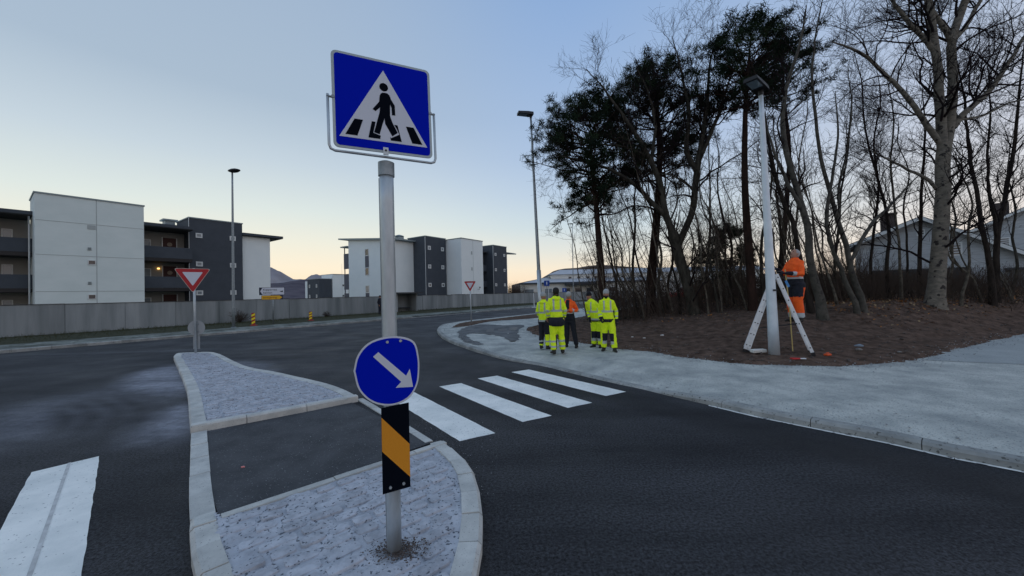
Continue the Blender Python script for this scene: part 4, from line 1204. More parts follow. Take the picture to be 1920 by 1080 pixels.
b2 = gp(884, 607, ZP); t2z = at(882, 527, b2.y).z - b2.z
yield_sign(b2, t2z, .68, R(5), 'smaller give way triangle on the dirt strip at the corner of the path', M_red)
rng = random.Random(1)

# direction sign
db = gp(512.5, 607, .12)
DS = empty('direction_sign', db); tag(DS, 'white arrow-shaped direction sign pointing left above an orange one pointing right, on one pole', 'road sign')
zt = at(512, 538, db.y).z - db.z
MB().tube([(0, 0, -.03), (0, 0, zt - .1)], .04, 12).build('pole', M_galvd, DS, smooth=True)
Fd = Matrix.Translation((-.02, -.05, zt)) @ Matrix.Rotation(R(28), 4, 'Z')
d1 = plate('white_arrow_sign', [(-.72, -.03), (-.72, -.53), (.72, -.53), (.72, -.03)], Fd, DS, mat('sign_navy', (.01, .02, .05), .5), .01)
plate('white_field', [(-.66, -.28), (-.53, -.51), (.69, -.51), (.69, -.05), (-.53, -.05)], Fd, d1, M_signwhite, .002, -.011)
plate('plane_symbol', [(.42, -.29), (.52, -.34), (.62, -.34), (.62, -.24), (.56, -.27)], Fd, d1, M_signblack, .002, -.0135)
d2 = plate('orange_arrow_sign', [(-.60, -.56), (-.60, -.84), (.62, -.84), (.62, -.56)], Fd, DS, mat('sign_navy', (.01, .02, .05), .5), .01)
plate('orange_field', [(-.58, -.575), (-.58, -.825), (.42, -.825), (.58, -.70), (.42, -.575)], Fd, d2, M_yellow, .002, -.011)
def text(s_, x, z, size, parent, m, F_, y=-.0145):
    c_ = bpy.data.curves.new('lettering', 'FONT'); c_.body = s_; c_.size = size; c_.extrude = .001
    tmp = put(bpy.data.objects.new('lettering_curve', c_)); dg_ = bpy.context.evaluated_depsgraph_get(); me_ = bpy.data.meshes.new_from_object(tmp.evaluated_get(dg_))
    bpy.data.objects.remove(tmp); me_.materials.clear(); me_.materials.append(m); o = put(bpy.data.objects.new('lettering', me_), parent)
    o.matrix_local = F_ @ Matrix.Translation((x, y, z)) @ Matrix.Rotation(R(90), 4, 'X'); return o
text('Kippernes', -.50, -.24, .19, d1, M_signblack, Fd); text('havnen', -.50, -.44, .18, d1, M_signblack, Fd)
text('Innkjøring', -.50, -.76, .19, d2, mat('sign_darkred', (.25, .03, .01), .5), Fd)

# hazard markers
def marker(px, py, hh, label):
    p_ = gp(px, py, .12); h = empty('hazard_marker', p_); tag(h, label, 'marker post', 'striped hazard markers')
    b = MB().bbox((-.17, -.12, 0), (.17, .12, .06), .02); b.build('foot', mat('marker_foot', (.32, .04, .03), .7), h)
    F_ = Matrix.Translation((0, -.03, .07)) @ Matrix.Rotation(R(15), 4, 'Z')
    pl = plate('striped_board', rrect(.10, hh / 2, .04, 3), F_ @ Matrix.Translation((0, 0, hh / 2)), h, mat('marker_red', (.34, .02, .02), .5), .02)
    for k in range(3):
        z = hh * (.06 + .31 * k)
        plate('yellow_stripe', [(-.095, z), (.095, z + hh * .12), (.095, z + hh * .30), (-.095, z + hh * .16)][::-1], F_, pl, M_myel, .002, -.021)
    return h
marker(476, 611, .74, 'striped red and yellow marker left of the direction sign')
marker(583, 601.5, .60, 'striped red and yellow marker right of the direction sign')

# thin white stand and pedestrian signs near the corner of the street
p_ = gp(1002, 577, .12); h = empty('white_stand', p_); tag(h, 'thin white upright stand on the far sidewalk in front of the wall', 'stand')
MB().tube([(0, 0, .04), (-.06, 0, 1.6)], [.055, .045], 8).build('post', M_frame, h); MB().bbox((-.3, -.2, 0), (.3, .2, .08), .02).build('foot', M_frame, h)
def ped_sign(px, ytop, Y, size, label, two=False):
    t_ = at(px, ytop, Y); h = empty('path_sign', (t_.x, Y, .1)); tag(h, label, 'road sign', 'blue path signs')
    zt_ = t_.z - .1
    MB().tube([(0, .05, 0), (0, .05, zt_)], .03, 10).build('pole', M_galvd, h)
    if two: MB().tube([(.16, .1, 0), (.16, .1, zt_ - .1)], .035, 10).build('second_pole', M_frame, h)
    F_ = Matrix.Translation((0, 0, zt_ - size / 2))
    s_ = plate('blue_plate', rrect(size / 2, size / 2, .04), F_, h, mat('path_blue', (.008, .06, .32), .5), .006)
    a = size / 2
    MB().tube([F_ @ Vector((0, -.010, a * .55)), F_ @ Vector((0, -.007, a * .55))], a * .14, 10).build('figure_head', M_signwhite, s_)
    plate('figure_body', [(-.25 * a, .3 * a), (-.12 * a, -.7 * a), (.0, -.3 * a), (.15 * a, -.7 * a), (.22 * a, .3 * a), (.0, .38 * a)], F_, s_, M_signwhite, .002, -.008)
    return h
ped_sign(1025, 526, 34, .50, 'blue square path sign on two poles just right of the tall grey lamp', True)
ped_sign(1058, 540, 55, .6, 'small distant blue square sign behind the worker in orange')
#PART3
# ================================================================== trees
M_bark = mat('dark_bark', (.018, .015, .013), 1, (.046, .038, .032), 6, bump=1, bscale=22, stretch=(1.6, 1.6, .35), spec=.1, bdist=.03)
M_barkg = mat('grey_mossy_bark', (.025, .024, .019), 1, (.075, .070, .058), 5, bump=1, bscale=18, stretch=(1.4, 1.4, .5), spec=.1, bdist=.03)
M_pinebark = mat('pine_bark', (.020, .014, .012), 1, (.048, .028, .022), 5, bump=1, bscale=16, stretch=(1.5, 1.5, .4), spec=.1, bdist=.03)
M_birch = mat('birch_bark', (.10, .090, .074), .9, (.20, .18, .145), 5, bump=.6, bscale=30, stretch=(1, 1, 2.2), speck=(6.0, .59, (.028, .024, .022)), bdist=.012)
M_birchy = mat('young_birch_bark', (.038, .036, .029), .9, (.088, .082, .068), 5, bump=.5, bscale=25, speck=(7.0, .57, (.03, .027, .024)), bdist=.012)
M_twig = mat('dark_twig', (.020, .016, .017), 1, spec=.05)
M_twigb = mat('brown_twig', (.070, .054, .044), 1, spec=.05)
M_sap = mat('sapling_bark', (.045, .040, .032), 1, (.14, .125, .10), 7, spec=.1, rand=.35)
M_needle = [mat('needles_dark', (.009, .018, .011), .9, spec=.1), mat('needles_green', (.018, .034, .018), .9, spec=.1), mat('needles_light', (.034, .054, .028), .9, spec=.1)]

def unit(a): return a / np.maximum(np.linalg.norm(a, axis=-1, keepdims=True), 1e-9)
def tubes(P, Rr, n):
    """P (M,K,3), Rr (M,K) -> verts, quads"""
    M_, K, _ = P.shape
    T = np.empty_like(P); T[:, 1:-1] = P[:, 2:] - P[:, :-2]; T[:, 0] = P[:, 1] - P[:, 0]; T[:, -1] = P[:, -1] - P[:, -2]
    T = unit(T); d = unit(P[:, -1] - P[:, 0])
    ref = np.where(np.abs(d[:, 2:3]) > .8, np.array([[1., 0, 0]]), np.array([[0, 0, 1.]]))[:, None, :]
    U = unit(np.cross(T, ref)); V = np.cross(T, U)
    a = np.arange(n) * 2 * math.pi / n
    vs = P[:, :, None, :] + Rr[:, :, None, None] * (U[:, :, None, :] * np.cos(a)[None, None, :, None] + V[:, :, None, :] * np.sin(a)[None, None, :, None])
    idx = np.arange(M_ * K * n).reshape(M_, K, n); nx = np.roll(idx, -1, 2)
    Q = np.stack([idx[:, :-1], nx[:, :-1], nx[:, 1:], idx[:, 1:]], -1).reshape(-1, 4)
    return vs.reshape(-1, 3), Q
def resample(pts, rad, K):
    pts = np.array([tuple(p) for p in pts], float); rad = np.array(rad, float)
    d = np.r_[0, np.cumsum(np.linalg.norm(np.diff(pts, axis=0), axis=1))]
    t = np.linspace(0, d[-1], K)
    return np.stack([np.interp(t, d, pts[:, i]) for i in range(3)], 1), np.interp(t, d, rad)
def spawn(rg, P, Rr, per, length, ang, K, t0=.15, up=.3, wander=.22, rfac=.55, tip=.15, lvar=.5, grav=0, pick=None, falloff=.55, rmax=None):
    """children along every parent chain"""
    M_, KP, _ = P.shape
    L_ = np.linalg.norm(np.diff(P, axis=1), axis=2).sum(1)
    cnt = rg.poisson(per * L_ if pick is None else per, M_)
    ii = np.repeat(np.arange(M_), cnt); n = len(ii)
    if n == 0: return np.zeros((0, K, 3)), np.zeros((0, K))
    t = t0 + (1 - t0) * rg.rand(n) ** .8
    x = t * (KP - 1); k = np.clip(x.astype(int), 0, KP - 2); f = (x - k)[:, None]
    p0 = P[ii, k] * (1 - f) + P[ii, k + 1] * f; r0 = Rr[ii, k] * (1 - f[:, 0]) + Rr[ii, k + 1] * f[:, 0]
    pd = unit(P[ii, k + 1] - P[ii, k])
    rnd = unit(rg.randn(n, 3)); perp = unit(rnd - pd * (rnd * pd).sum(1, keepdims=True))
    a = np.radians(ang[0] + (ang[1] - ang[0]) * rg.rand(n))[:, None]
    d = np.cos(a) * pd + np.sin(a) * perp; d[:, 2] += up; d = unit(d)
    ln = length * (1 - falloff * t) * (1 - lvar + 2 * lvar * rg.rand(n)) ; st = ln / (K - 1)
    C = np.empty((n, K, 3)); C[:, 0] = p0
    for j in range(1, K):
        d = unit(d + wander * rg.randn(n, 3) * .6 + np.array([0, 0, up * .18 - grav])); C[:, j] = C[:, j - 1] + d * st[:, None]
    rr = r0 * rfac
    if rmax: rr = np.minimum(rr, rmax)
    rr = np.maximum(rr, .0046)
    return C, rr[:, None] * np.linspace(1, tip, K)[None]
def bare_tree(name, guides, label, group, bark, twig, seed, dens=1.0, l1=2.2, levels=3, up=.35, sides=14, trunk_from=0, grav=0, fine=1.0, cat='tree', catlen=1.0, t0=.25, rs=1.0):
    """guides: list of (points, radii); the first is the trunk, the rest are main limbs"""
    rg = np.random.RandomState(seed)
    base = np.array(tuple(guides[0][0][0])); root = empty(name, tuple(base)); tag(root, label, cat, group)
    V = []; Q = []; nv = 0
    K = 26; PP = []; RR = []
    for gi, (pts, rad) in enumerate(guides):
        pts = np.array([tuple(p) for p in smooth_line([Vector(p) for p in pts], .25)]); 
        rad = np.interp(np.linspace(0, 1, len(pts)), np.linspace(0, 1, len(rad)), rad)
        p, r = resample(pts, rad, K)
        w_ = np.cumsum(rg.randn(K, 3) * .012, 0); w_ -= np.linspace(0, 1, K)[:, None] * w_[-1]; p = p + w_ * [1, 1, 0]; r = r * rs
        if gi == 0:
            r = r * (1 + .35 * np.exp(-np.arange(K) * .9)); p[0, 2] -= .6; r[0] *= 1.15
        p = p - base
        PP.append(p); RR.append(r)
        v, q = tubes(p[None], r[None], sides if gi == 0 else 9)
        V.append(v); Q.append(q + nv); nv += len(v)
    fast_mesh('trunk', np.concatenate(V), np.concatenate(Q), bark, root, smooth=True)
    P = np.stack(PP); Rr = np.stack(RR)
    a, ar = spawn(rg, P, Rr, 1.7 * dens, l1 * 1.05, (30, 72), 9, t0=t0, up=up, wander=.34, rfac=.40, tip=.2, rmax=.045)
    b_, br_ = spawn(rg, a, ar, 2.5 * dens, l1 * .50, (25, 60), 6, t0=.2, up=up * .7, wander=.3, rfac=.55, tip=.3, grav=grav * .3)
    c_, cr_ = spawn(rg, b_, br_, 4.8 * fine, l1 * .28, (20, 60), 5, t0=.1, up=up * .5, wander=.3, rfac=.6, tip=.5, grav=grav)
    V = []; Q = []; nv = 0
    for C, r, n in ((a, ar, 5), (b_, br_, 3), (c_, cr_, 3)):
        if len(C) == 0: continue
        v, q = tubes(C, r, n); V.append(v); Q.append(q + nv); nv += len(v)
    if levels > 3:
        d_, dr_ = spawn(rg, c_, cr_, 6.0 * fine, l1 * .13, (20, 60), 3, t0=.1, up=.1, rfac=.8, tip=.6, grav=grav)
        v, q = tubes(d_, dr_, 3); V.append(v); Q.append(q + nv)
    fast_mesh('crown', np.concatenate(V), np.concatenate(Q), twig, root)
    return root
def px(pts, Y): return [at(u, v, Y + (e[0] if e else 0)) for u, v, *e in pts]

# ---- big birch on the right ---------------------------------------------------
YB_ = 13.6
g = [(px([(1752, 577), (1757, 520), (1761, 450), (1764, 390), (1767, 330), (1770, 280)], YB_), [.26, .225, .212, .205, .20, .195]),
     (px([(1768, 290), (1767, 245), (1763, 194), (1758, 111), (1749, 50), (1741, -10), (1730, -120, .5), (1722, -250, .8)], YB_), [.155, .145, .125, .115, .10, .085, .06, .02]),
     (px([(1772, 290), (1780, 245), (1786, 190), (1788, 139), (1787, 80), (1800, 35), (1815, -10), (1832, -120, -.5), (1850, -260, -.9)], YB_), [.155, .145, .14, .13, .12, .10, .09, .06, .02]),
     (px([(1769, 275), (1754, 255), (1741, 239), (1713, 194), (1690, 165), (1658, 133), (1624, 100), (1560, 78, -.5)], YB_), [.10, .09, .08, .07, .06, .05, .035, .02]),
     (px([(1786, 240), (1800, 220), (1828, 196), (1858, 167), (1890, 120), (1920, 72), (1960, 20, -.6)], YB_), [.10, .095, .085, .075, .06, .045, .03]),
     (px([(1756, 105), (1735, 75), (1713, 50), (1690, 22), (1669, -5), (1640, -60)], YB_), [.09, .08, .07, .055, .04, .02]),
     (px([(1788, 80), (1762, 40), (1745, 10), (1722, -50)], YB_), [.10, .07, .05, .03]),
     (px([(1788, 75), (1815, 40), (1833, 10), (1860, -60)], YB_), [.09, .07, .05, .03]),
     (px([(1756, 355), (1740, 335), (1713, 322), (1670, 300), (1613, 272)], YB_), [.06, .05, .04, .028, .012]),
     (px([(1790, 225), (1850, 215), (1900, 190), (1960, 180)], YB_), [.05, .04, .03, .015])]
bare_tree('birch_tree', g, 'big forked birch with a thick pale trunk at the edge of the dirt', 'trees in the grove', M_birch, M_twig, 11, dens=1.5, l1=2.9, up=.25, fine=1.35, grav=.05, sides=24, t0=.05)

# ---- big mossy deciduous tree in the centre of the grove -------------------------
YO = 15.6
g = [(px([(1302, 592), (1296, 560), (1290, 530), (1278, 490), (1270, 460), (1262, 435)], YO), [.25, .215, .20, .19, .185, .18]),
     (px([(1262, 440), (1248, 405), (1240, 370), (1236, 340), (1215, 295), (1190, 250), (1160, 205), (1128, 160), (1100, 130)], YO), [.14, .13, .12, .11, .095, .08, .055, .035, .015]),
     (px([(1262, 440), (1252, 410), (1228, 385), (1195, 350), (1150, 320), (1090, 300), (1040, 290)], YO), [.12, .11, .09, .075, .055, .035, .012]),
     (px([(1270, 462), (1283, 430), (1297, 395), (1303, 340), (1309, 300), (1318, 240), (1325, 190), (1330, 120), (1345, 70)], YO), [.14, .13, .125, .12, .105, .08, .06, .04, .012]),
     (px([(1305, 320), (1285, 280), (1290, 225), (1284, 170), (1275, 120), (1262, 75)], YO), [.12, .10, .08, .06, .035, .012]),
     (px([(1310, 300), (1330, 255), (1345, 215), (1362, 160), (1385, 110)], YO), [.10, .08, .06, .04, .012]),
     (px([(1238, 350), (1222, 300), (1228, 240), (1215, 180), (1195, 130)], YO), [.09, .075, .055, .04, .012]),
     (px([(1215, 295), (1170, 275), (1120, 270), (1075, 250)], YO), [.06, .05, .03, .01]),
     (px([(1297, 400), (1300, 360), (1260, 330), (1215, 325)], YO), [.05, .045, .03, .015])]
bare_tree('broadleaf_tree', g, 'large bare tree with a thick mossy trunk leaning left and a wide twiggy crown', 'trees in the grove', M_barkg, M_twig, 21, dens=1.35, l1=2.6, up=.25, fine=1.3, sides=20, t0=.1)

# ---- leaning trunks beside the worker ---------------------------------------------
def cluster(pts, rad, Y, label, bark, seed, limbs=(), **k):
    gg = [(px(pts, Y), rad)] + [(px(p_, Y), r_) for p_, r_ in limbs]
    k.setdefault('rs', .74); k['dens'] = k.get('dens', 1) * 1.18; k['fine'] = k.get('fine', 1) * 1.12
    return bare_tree('birch_tree' if bark in (M_birchy,) else 'bare_tree', gg, label, 'trees in the grove', bark, M_twig, seed, **k)
cluster([(1544, 582), (1531, 530), (1520, 480), (1518, 430), (1505, 385), (1496, 350), (1480, 300), (1473, 250), (1471, 200), (1484, 140), (1500, 80), (1512, 10)], [.165, .145, .14, .13, .12, .11, .10, .085, .075, .06, .045, .02], 12.2,
        'grey birch trunk bending left just behind the man in orange', M_birchy, 31, limbs=[([(1518, 425), (1496, 380), (1470, 330), (1446, 260), (1432, 200)], [.09, .08, .06, .04, .015])], dens=1.1, l1=2.0)
cluster([(1524, 580), (1508, 530), (1496, 470), (1485, 410), (1470, 380), (1455, 330), (1440, 260), (1430, 200), (1410, 120)], [.13, .11, .10, .09, .08, .065, .05, .04, .015], 13.0,
        'darker leaning trunk close left of the grey birch behind the man in orange', M_bark, 32, dens=1.1, l1=1.9)
cluster([(1622, 580), (1607, 540), (1594, 500), (1586, 450), (1572, 420), (1556, 360), (1541, 311), (1532, 260), (1527, 222), (1522, 140), (1530, 60), (1545, -20)], [.125, .115, .105, .095, .085, .075, .065, .06, .05, .04, .03, .015], 12.6,
        'slender pale birch curving up between the worker and the big birch', M_birchy, 33, limbs=[([(1594, 495), (1612, 460), (1640, 415), (1665, 390), (1700, 350), (1726, 325)], [.085, .08, .07, .06, .04, .015]), ([(1572, 420), (1575, 350), (1590, 280), (1600, 200), (1590, 120)], [.06, .05, .04, .03, .012])], dens=1.1, l1=2.0)
cluster([(1611, 582), (1594, 550), (1580, 518), (1560, 470), (1548, 400), (1560, 330), (1572, 250), (1566, 170)], [.10, .09, .085, .075, .06, .05, .035, .012], 12.4,
        'thin birch stem crossing low behind the slender pale birch', M_birchy, 34, dens=.9, l1=1.5)
# dark trees towards the right edge
cluster([(1862, 560), (1856, 500), (1842, 430), (1834, 380), (1822, 320), (1812, 260), (1806, 180), (1790, 100)], [.13, .12, .10, .09, .08, .06, .045, .015], 14.8,
        'dark leaning trunk right of the big birch', M_bark, 35, dens=1.2, l1=2.0)
cluster([(1868, 565), (1867, 520), (1868, 460), (1876, 410), (1888, 350), (1900, 290), (1905, 220), (1915, 140), (1922, 60)], [.15, .13, .115, .10, .085, .07, .055, .035, .012], 15.2,
        'dark forked tree near the right edge of the photo', M_bark, 36, limbs=[([(1870, 450), (1862, 400), (1850, 350), (1848, 280), (1855, 200), (1845, 130)], [.09, .08, .06, .05, .035, .012])], dens=1.3, l1=2.1)
cluster([(1726, 560), (1726, 480), (1730, 400), (1734, 320), (1738, 240), (1730, 160)], [.11, .10, .085, .07, .05, .015], 17.5,
        'straight dark trunk just left of the big birch', M_bark, 37, dens=1.2, l1=2.0)
cluster([(1668, 570), (1662, 500), (1668, 440), (1660, 380), (1640, 300), (1625, 240), (1618, 160), (1600, 90)], [.10, .09, .08, .07, .055, .045, .03, .012], 16.5,
        'thin tree with a mass of fine twigs in front of the white gabled house', M_bark, 38, dens=1.5, l1=2.1, fine=1.5)
cluster([(1690, 575), (1688, 520), (1682, 450), (1672, 380), (1668, 300), (1675, 220), (1662, 140)], [.07, .06, .055, .05, .04, .03, .012], 15.0,
        'thin upright stem before the house gable', M_sap, 39, dens=1.3, l1=1.8, fine=1.4)
cluster([(1800, 560), (1815, 500), (1812, 430), (1822, 380), (1800, 320), (1780, 270)], [.06, .055, .05, .045, .03, .012], 14.2,
        'thin crooked stem just right of the big birch', M_sap, 40, dens=1.0, l1=1.5)
cluster([(1640, 565), (1634, 500), (1640, 430), (1648, 350), (1640, 270), (1652, 190), (1640, 110)], [.09, .08, .07, .055, .045, .03, .012], 18.0,
        'dark slender tree between the pale birch and the house', M_bark, 41, dens=1.5, l1=2.0, fine=1.5)

# ---- pines -----------------------------------------------------------------------------
def pine(pts, rad, Y, label, seed, crown, nb, lean=(0, 0), dead=6):
    rg = np.random.RandomState(seed)
    gpts = px(pts, Y); base = np.array(tuple(gpts[0])); root = empty('pine_tree', tuple(base)); tag(root, label, 'tree', 'trees in the grove')
    K = 26; p, r = resample([tuple(q) for q in smooth_line(gpts, .3)], np.interp(np.linspace(0, 1, len(smooth_line(gpts, .3))), np.linspace(0, 1, len(rad)), rad), K)
    p = p - base; p[0, 2] -= .15
    v, q = tubes(p[None], r[None], 14); fast_mesh('trunk', v, q, M_pinebark, root, smooth=True)
    # branches: list of levels (z fraction, direction bias, length)
    B = []; BR = []
    for _ in range(nb):
        t = crown[0] + (1 - crown[0]) * rg.rand() ** .9
        x = t * (K - 1); k = min(int(x), K - 2); f = x - k; p0 = p[k] * (1 - f) + p[k + 1] * f
        az = rg.rand() * 2 * math.pi
        prof = math.sin(math.pi * min(1, .22 + (t - crown[0]) / (1 - crown[0]) * .80)) ** .7
        ln = crown[1] * prof * (.55 + .6 * rg.rand())
        d = np.array([math.cos(az) + lean[0], math.sin(az) + lean[1], .05 + .5 * t * rg.rand()]); d = d / np.linalg.norm(d)
        if lean[0] and math.cos(az) * lean[0] < 0: ln *= .75
        c = [p0]
        for j in range(6):
            d = d + rg.randn(3) * .14 + [0, 0, .05]; d /= np.linalg.norm(d); c.append(c[-1] + d * ln / 6)
        B.append(c); BR.append(np.linspace(min(.045, r[k] * .5), .008, 7))
    for _ in range(dead):
        t = .25 + (crown[0] - .2) * rg.rand(); x = t * (K - 1); k = min(int(x), K - 2); az = rg.rand() * 6.28; d = np.array([math.cos(az), math.sin(az), -.1]); c = [p[k]]
        for j in range(6): d = d + rg.randn(3) * .12; c.append(c[-1] + d / np.linalg.norm(d) * .16)
        B.append(c); BR.append(np.linspace(.022, .004, 7))
    P = np.array(B); Rr = np.array(BR)
    a, ar = spawn(rg, P[:nb], Rr[:nb], 4.2, .70, (30, 65), 4, t0=.28, up=.35, rfac=.6, tip=.5, falloff=.2)
    v1, q1 = tubes(P, Rr, 5); v2, q2 = tubes(a, ar, 3)
    fast_mesh('limb_stubs' if False else 'branches', np.concatenate([v1, v2]), np.concatenate([q1, q2 + len(v1)]), M_pinebark, root)['kind'] = 'stuff'
    # needle tufts on shoots
    tips = np.concatenate([a[:, -1], a[:, 2], P[:nb, -1]]); tips = tips[rg.rand(len(tips)) < .46]; n = len(tips); m_ = 40
    dirs = unit(rg.randn(n, m_, 3) + np.array([0, 0, .45])); ln = (.15 + .13 * rg.rand(n, m_, 1))
    c0_ = tips[:, None] + rg.randn(n, m_, 3) * [.085, .085, .05]; side = unit(np.cross(dirs, rg.randn(n, m_, 3))) * .0125
    Vn = np.stack([c0_ - side, c0_ + side, c0_ + dirs * ln + side * .25, c0_ + dirs * ln - side * .25], 2).reshape(-1, 3)
    Qn = np.arange(len(Vn)).reshape(-1, 4); mi = np.repeat(rg.choice(3, n, p=[.5, .35, .15]), m_)
    fast_mesh('needle_crown', Vn, Qn, M_needle, root, mi=mi)
    return root
pine([(1131, 600), (1128, 520), (1122, 440), (1117, 380), (1111, 320), (1108, 270), (1118, 225), (1128, 190)], [.20, .17, .15, .13, .11, .09, .06, .02], 17.0,
     'leftmost pine with a reddish trunk and a dark crown reaching out over the workers', 51, (.46, 3.0), 125, lean=(-.25, 0))
pine([(1222, 600), (1220, 540), (1226, 470), (1232, 400), (1236, 330), (1236, 260), (1230, 190), (1222, 120)], [.26, .23, .20, .17, .14, .12, .08, .02], 18.2,
     'second pine with a dense dark top behind the mossy leaning tree', 52, (.54, 2.5), 110)
pine([(1412, 585), (1408, 520), (1402, 440), (1397, 360), (1396, 280), (1398, 200), (1403, 130), (1408, 60)], [.17, .155, .14, .12, .105, .085, .06, .02], 14.6,
     'tall pine directly behind the new lamp post', 53, (.70, 2.1), 80)
pine([(1455, 590), (1462, 520), (1470, 440), (1476, 360), (1480, 280), (1470, 180), (1468, 85)], [.14, .13, .12, .10, .08, .06, .02], 19.0,
     'smaller pine right behind the black floodlight head', 54, (.74, 1.8), 50)
pine([(1362, 590), (1362, 560), (1360, 520), (1360, 490), (1360, 455), (1362, 425)], [.12, .11, .09, .07, .05, .02], 24.0,
     'low bushy evergreen in the thicket left of the new lamp post', 55, (.15, 1.9), 90, dead=0)

# ---- leaning saplings and thin trunks of the thicket -------------------------------------
mid = [  # base px, top px, depth, base radius, bark, label
    (1160, 1118, 300, 19.0, .07, 'thin dark trunk just right of the leftmost pine'),
    (1176, 1128, 330, 16.5, .05, 'thin leaning trunk behind the two right-hand workers'),
    (1192, 1196, 250, 18.0, .08, 'straight thin trunk between the leftmost pine and the mossy tree'),
    (1211, 1152, 300, 16.0, .055, 'left-leaning stem crossing between the two pines'),
    (1236, 1210, 260, 17.0, .07, 'slim trunk left of the mossy leaning trunk'),
    (1252, 1262, 280, 19.0, .075, 'slim trunk rising behind the fork of the mossy tree'),
    (1275, 1225, 330, 16.4, .05, 'thin stem hugging the left side of the mossy trunk'),
    (1330, 1338, 230, 18.5, .08, 'straight trunk just right of the mossy tree'),
    (1346, 1316, 300, 15.0, .05, 'pale thin stem right of the mossy trunk base'),
    (1374, 1336, 240, 17.0, .075, 'leaning trunk midway between the mossy tree and the lamp post'),
    (1388, 1402, 210, 19.5, .08, 'dark trunk left of the tall pine'),
    (1432, 1446, 190, 16.0, .075, 'dark trunk partly hidden by the new lamp post'),
    (1466, 1452, 170, 17.5, .07, 'dark trunk right of the new lamp post'),
    (1490, 1516, 150, 16.5, .06, 'thin trunk left of the head of the man in orange'),
    (1566, 1590, 160, 16.0, .065, 'thin trunk behind the slender pale birch'),
    (1704, 1690, 210, 19.0, .06, 'thin dark trunk in front of the house chimney'),
    (1770, 1802, 250, 18.0, .06, 'thin trunk behind the big birch'),
    (1895, 1880, 220, 17.0, .06, 'slender trunk at the far right edge')]
for i, (ub, ut, vt, Y, r0, lab) in enumerate(mid):
    rg = np.random.RandomState(200 + i); xy = at(ub, 560, Y); zb = bz(xy.x, Y) if Y < 47 else .7
    b0 = Vector((xy.x, Y, zb)); tp = at(ut, vt, Y)
    pts_ = [b0.lerp(tp, t) + Vector((rg.randn() * .13, rg.randn() * .13, 0)) * (0 if t == 0 else 1) for t in np.linspace(0, 1, 7)]
    bare_tree('slender_tree', [(pts_, [r0 * .82 * f for f in (1.15, 1, .88, .75, .55, .38, .12)])], lab, 'trees in the grove', [M_bark, M_sap, M_barkg][i % 3], M_twig, 300 + i, dens=1.35, l1=1.9, fine=1.2, up=.32, sides=9, t0=.3)

def copy_tree(o, parent=None):
    c = o.copy(); COL.objects.link(c); c.parent = parent
    for ch in list(o.children): copy_tree(ch, c)
    return c
saps = []
for k in range(7):
    rg = np.random.RandomState(400 + k); h_ = 4.2 + k * .55; lx = -1.1 + .35 * rg.randn()
    pts_ = [Vector((lx * t ** 1.2 + rg.randn() * .07 * (t > 0), rg.randn() * .1 * (t > 0), h_ * t)) for t in np.linspace(0, 1, 7)]
    saps.append(bare_tree('sapling', [(pts_, [.034 * f for f in (1.2, 1, .85, .7, .55, .35, .12)])], 'thin leaning sapling in the dark thicket', 'saplings in the thicket', M_sap, M_twigb, 410 + k, dens=1.15, l1=1.5, fine=.9, up=.28, sides=6, cat='sapling', t0=.3))
rg = random.Random(77); used = [False] * 7
for i in range(84):
    u = rg.uniform(1100, 1500) if i < 66 else rg.uniform(1500, 1660)
    if i >= 78: u = rg.uniform(1810, 1915)
    Y = rg.uniform(14.6, 21) if u < 1500 else rg.uniform(13.6, 18)
    p_ = at(u, 570, Y); k = rg.randrange(7)
    if u < 1130: Y = rg.uniform(18, 21); p_ = at(u, 570, Y)
    o = saps[k] if not used[k] else copy_tree(saps[k])
    used[k] = True
    o.location = (p_.x, Y, bz(p_.x, Y) - .05); o.rotation_euler = (rg.uniform(-.06, .06), rg.uniform(-.22, .06), rg.uniform(-.7, .7))
    sc_ = rg.uniform(.65, 1.15); o.scale = (sc_, sc_, sc_)

# ---- brush, bushes (nobody could count the twigs) ------------------------------------------
def brush(name, cells, n, h, seed, m=M_twigb, lean=-.2):
    rg = np.random.RandomState(seed); i = rg.randint(0, len(cells), n); c = np.array(cells)[i]
    x = c[:, 0] + rg.randn(n) * .35; y = c[:, 1] + rg.randn(n) * .6
    z = bank_z(x, y) - .03
    K = 5; P = np.empty((n, K, 3)); P[:, 0] = np.stack([x, y, z], 1); d = unit(rg.randn(n, 3) * [.35, .35, .1] + [lean, 0, 1]); hh = h * (.35 + .9 * rg.rand(n)) * c[:, 2]
    for j in range(1, K): d = unit(d + rg.randn(n, 3) * .16); P[:, j] = P[:, j - 1] + d * (hh / (K - 1))[:, None]
    r = (.006 + .010 * rg.rand(n))[:, None] * np.linspace(1, .3, K)
    a, ar = spawn(rg, P, r, 2.6, .65, (25, 65), 4, t0=.15, up=.4, rfac=.6, tip=.5)
    v1, q1 = tubes(P, r, 3); v2, q2 = tubes(a, ar, 3)
    return tag(fast_mesh(name, np.concatenate([v1, v2]), np.concatenate([q1, q2 + len(v1)]), m), kind='stuff'), P, a
cells = []
for u in range(1130, 1640, 6):
    for Y in (16, 18, 20.5, 23, 26):
        if u < 1120 and Y < 19: continue
        p_ = at(u, 560, Y); cells.append((p_.x, Y, 1 + (Y - 16) * .05))
_, P1, a1 = brush('undergrowth', cells, 2100, 2.0, 8)
cells = [(at(u, 560, Y).x, Y, 1) for u in range(1480, 1930, 6) for Y in (15.5, 17.5, 20, 23)]
_, P2, a2 = brush('undergrowth', cells, 2000, 1.25, 9, lean=0)
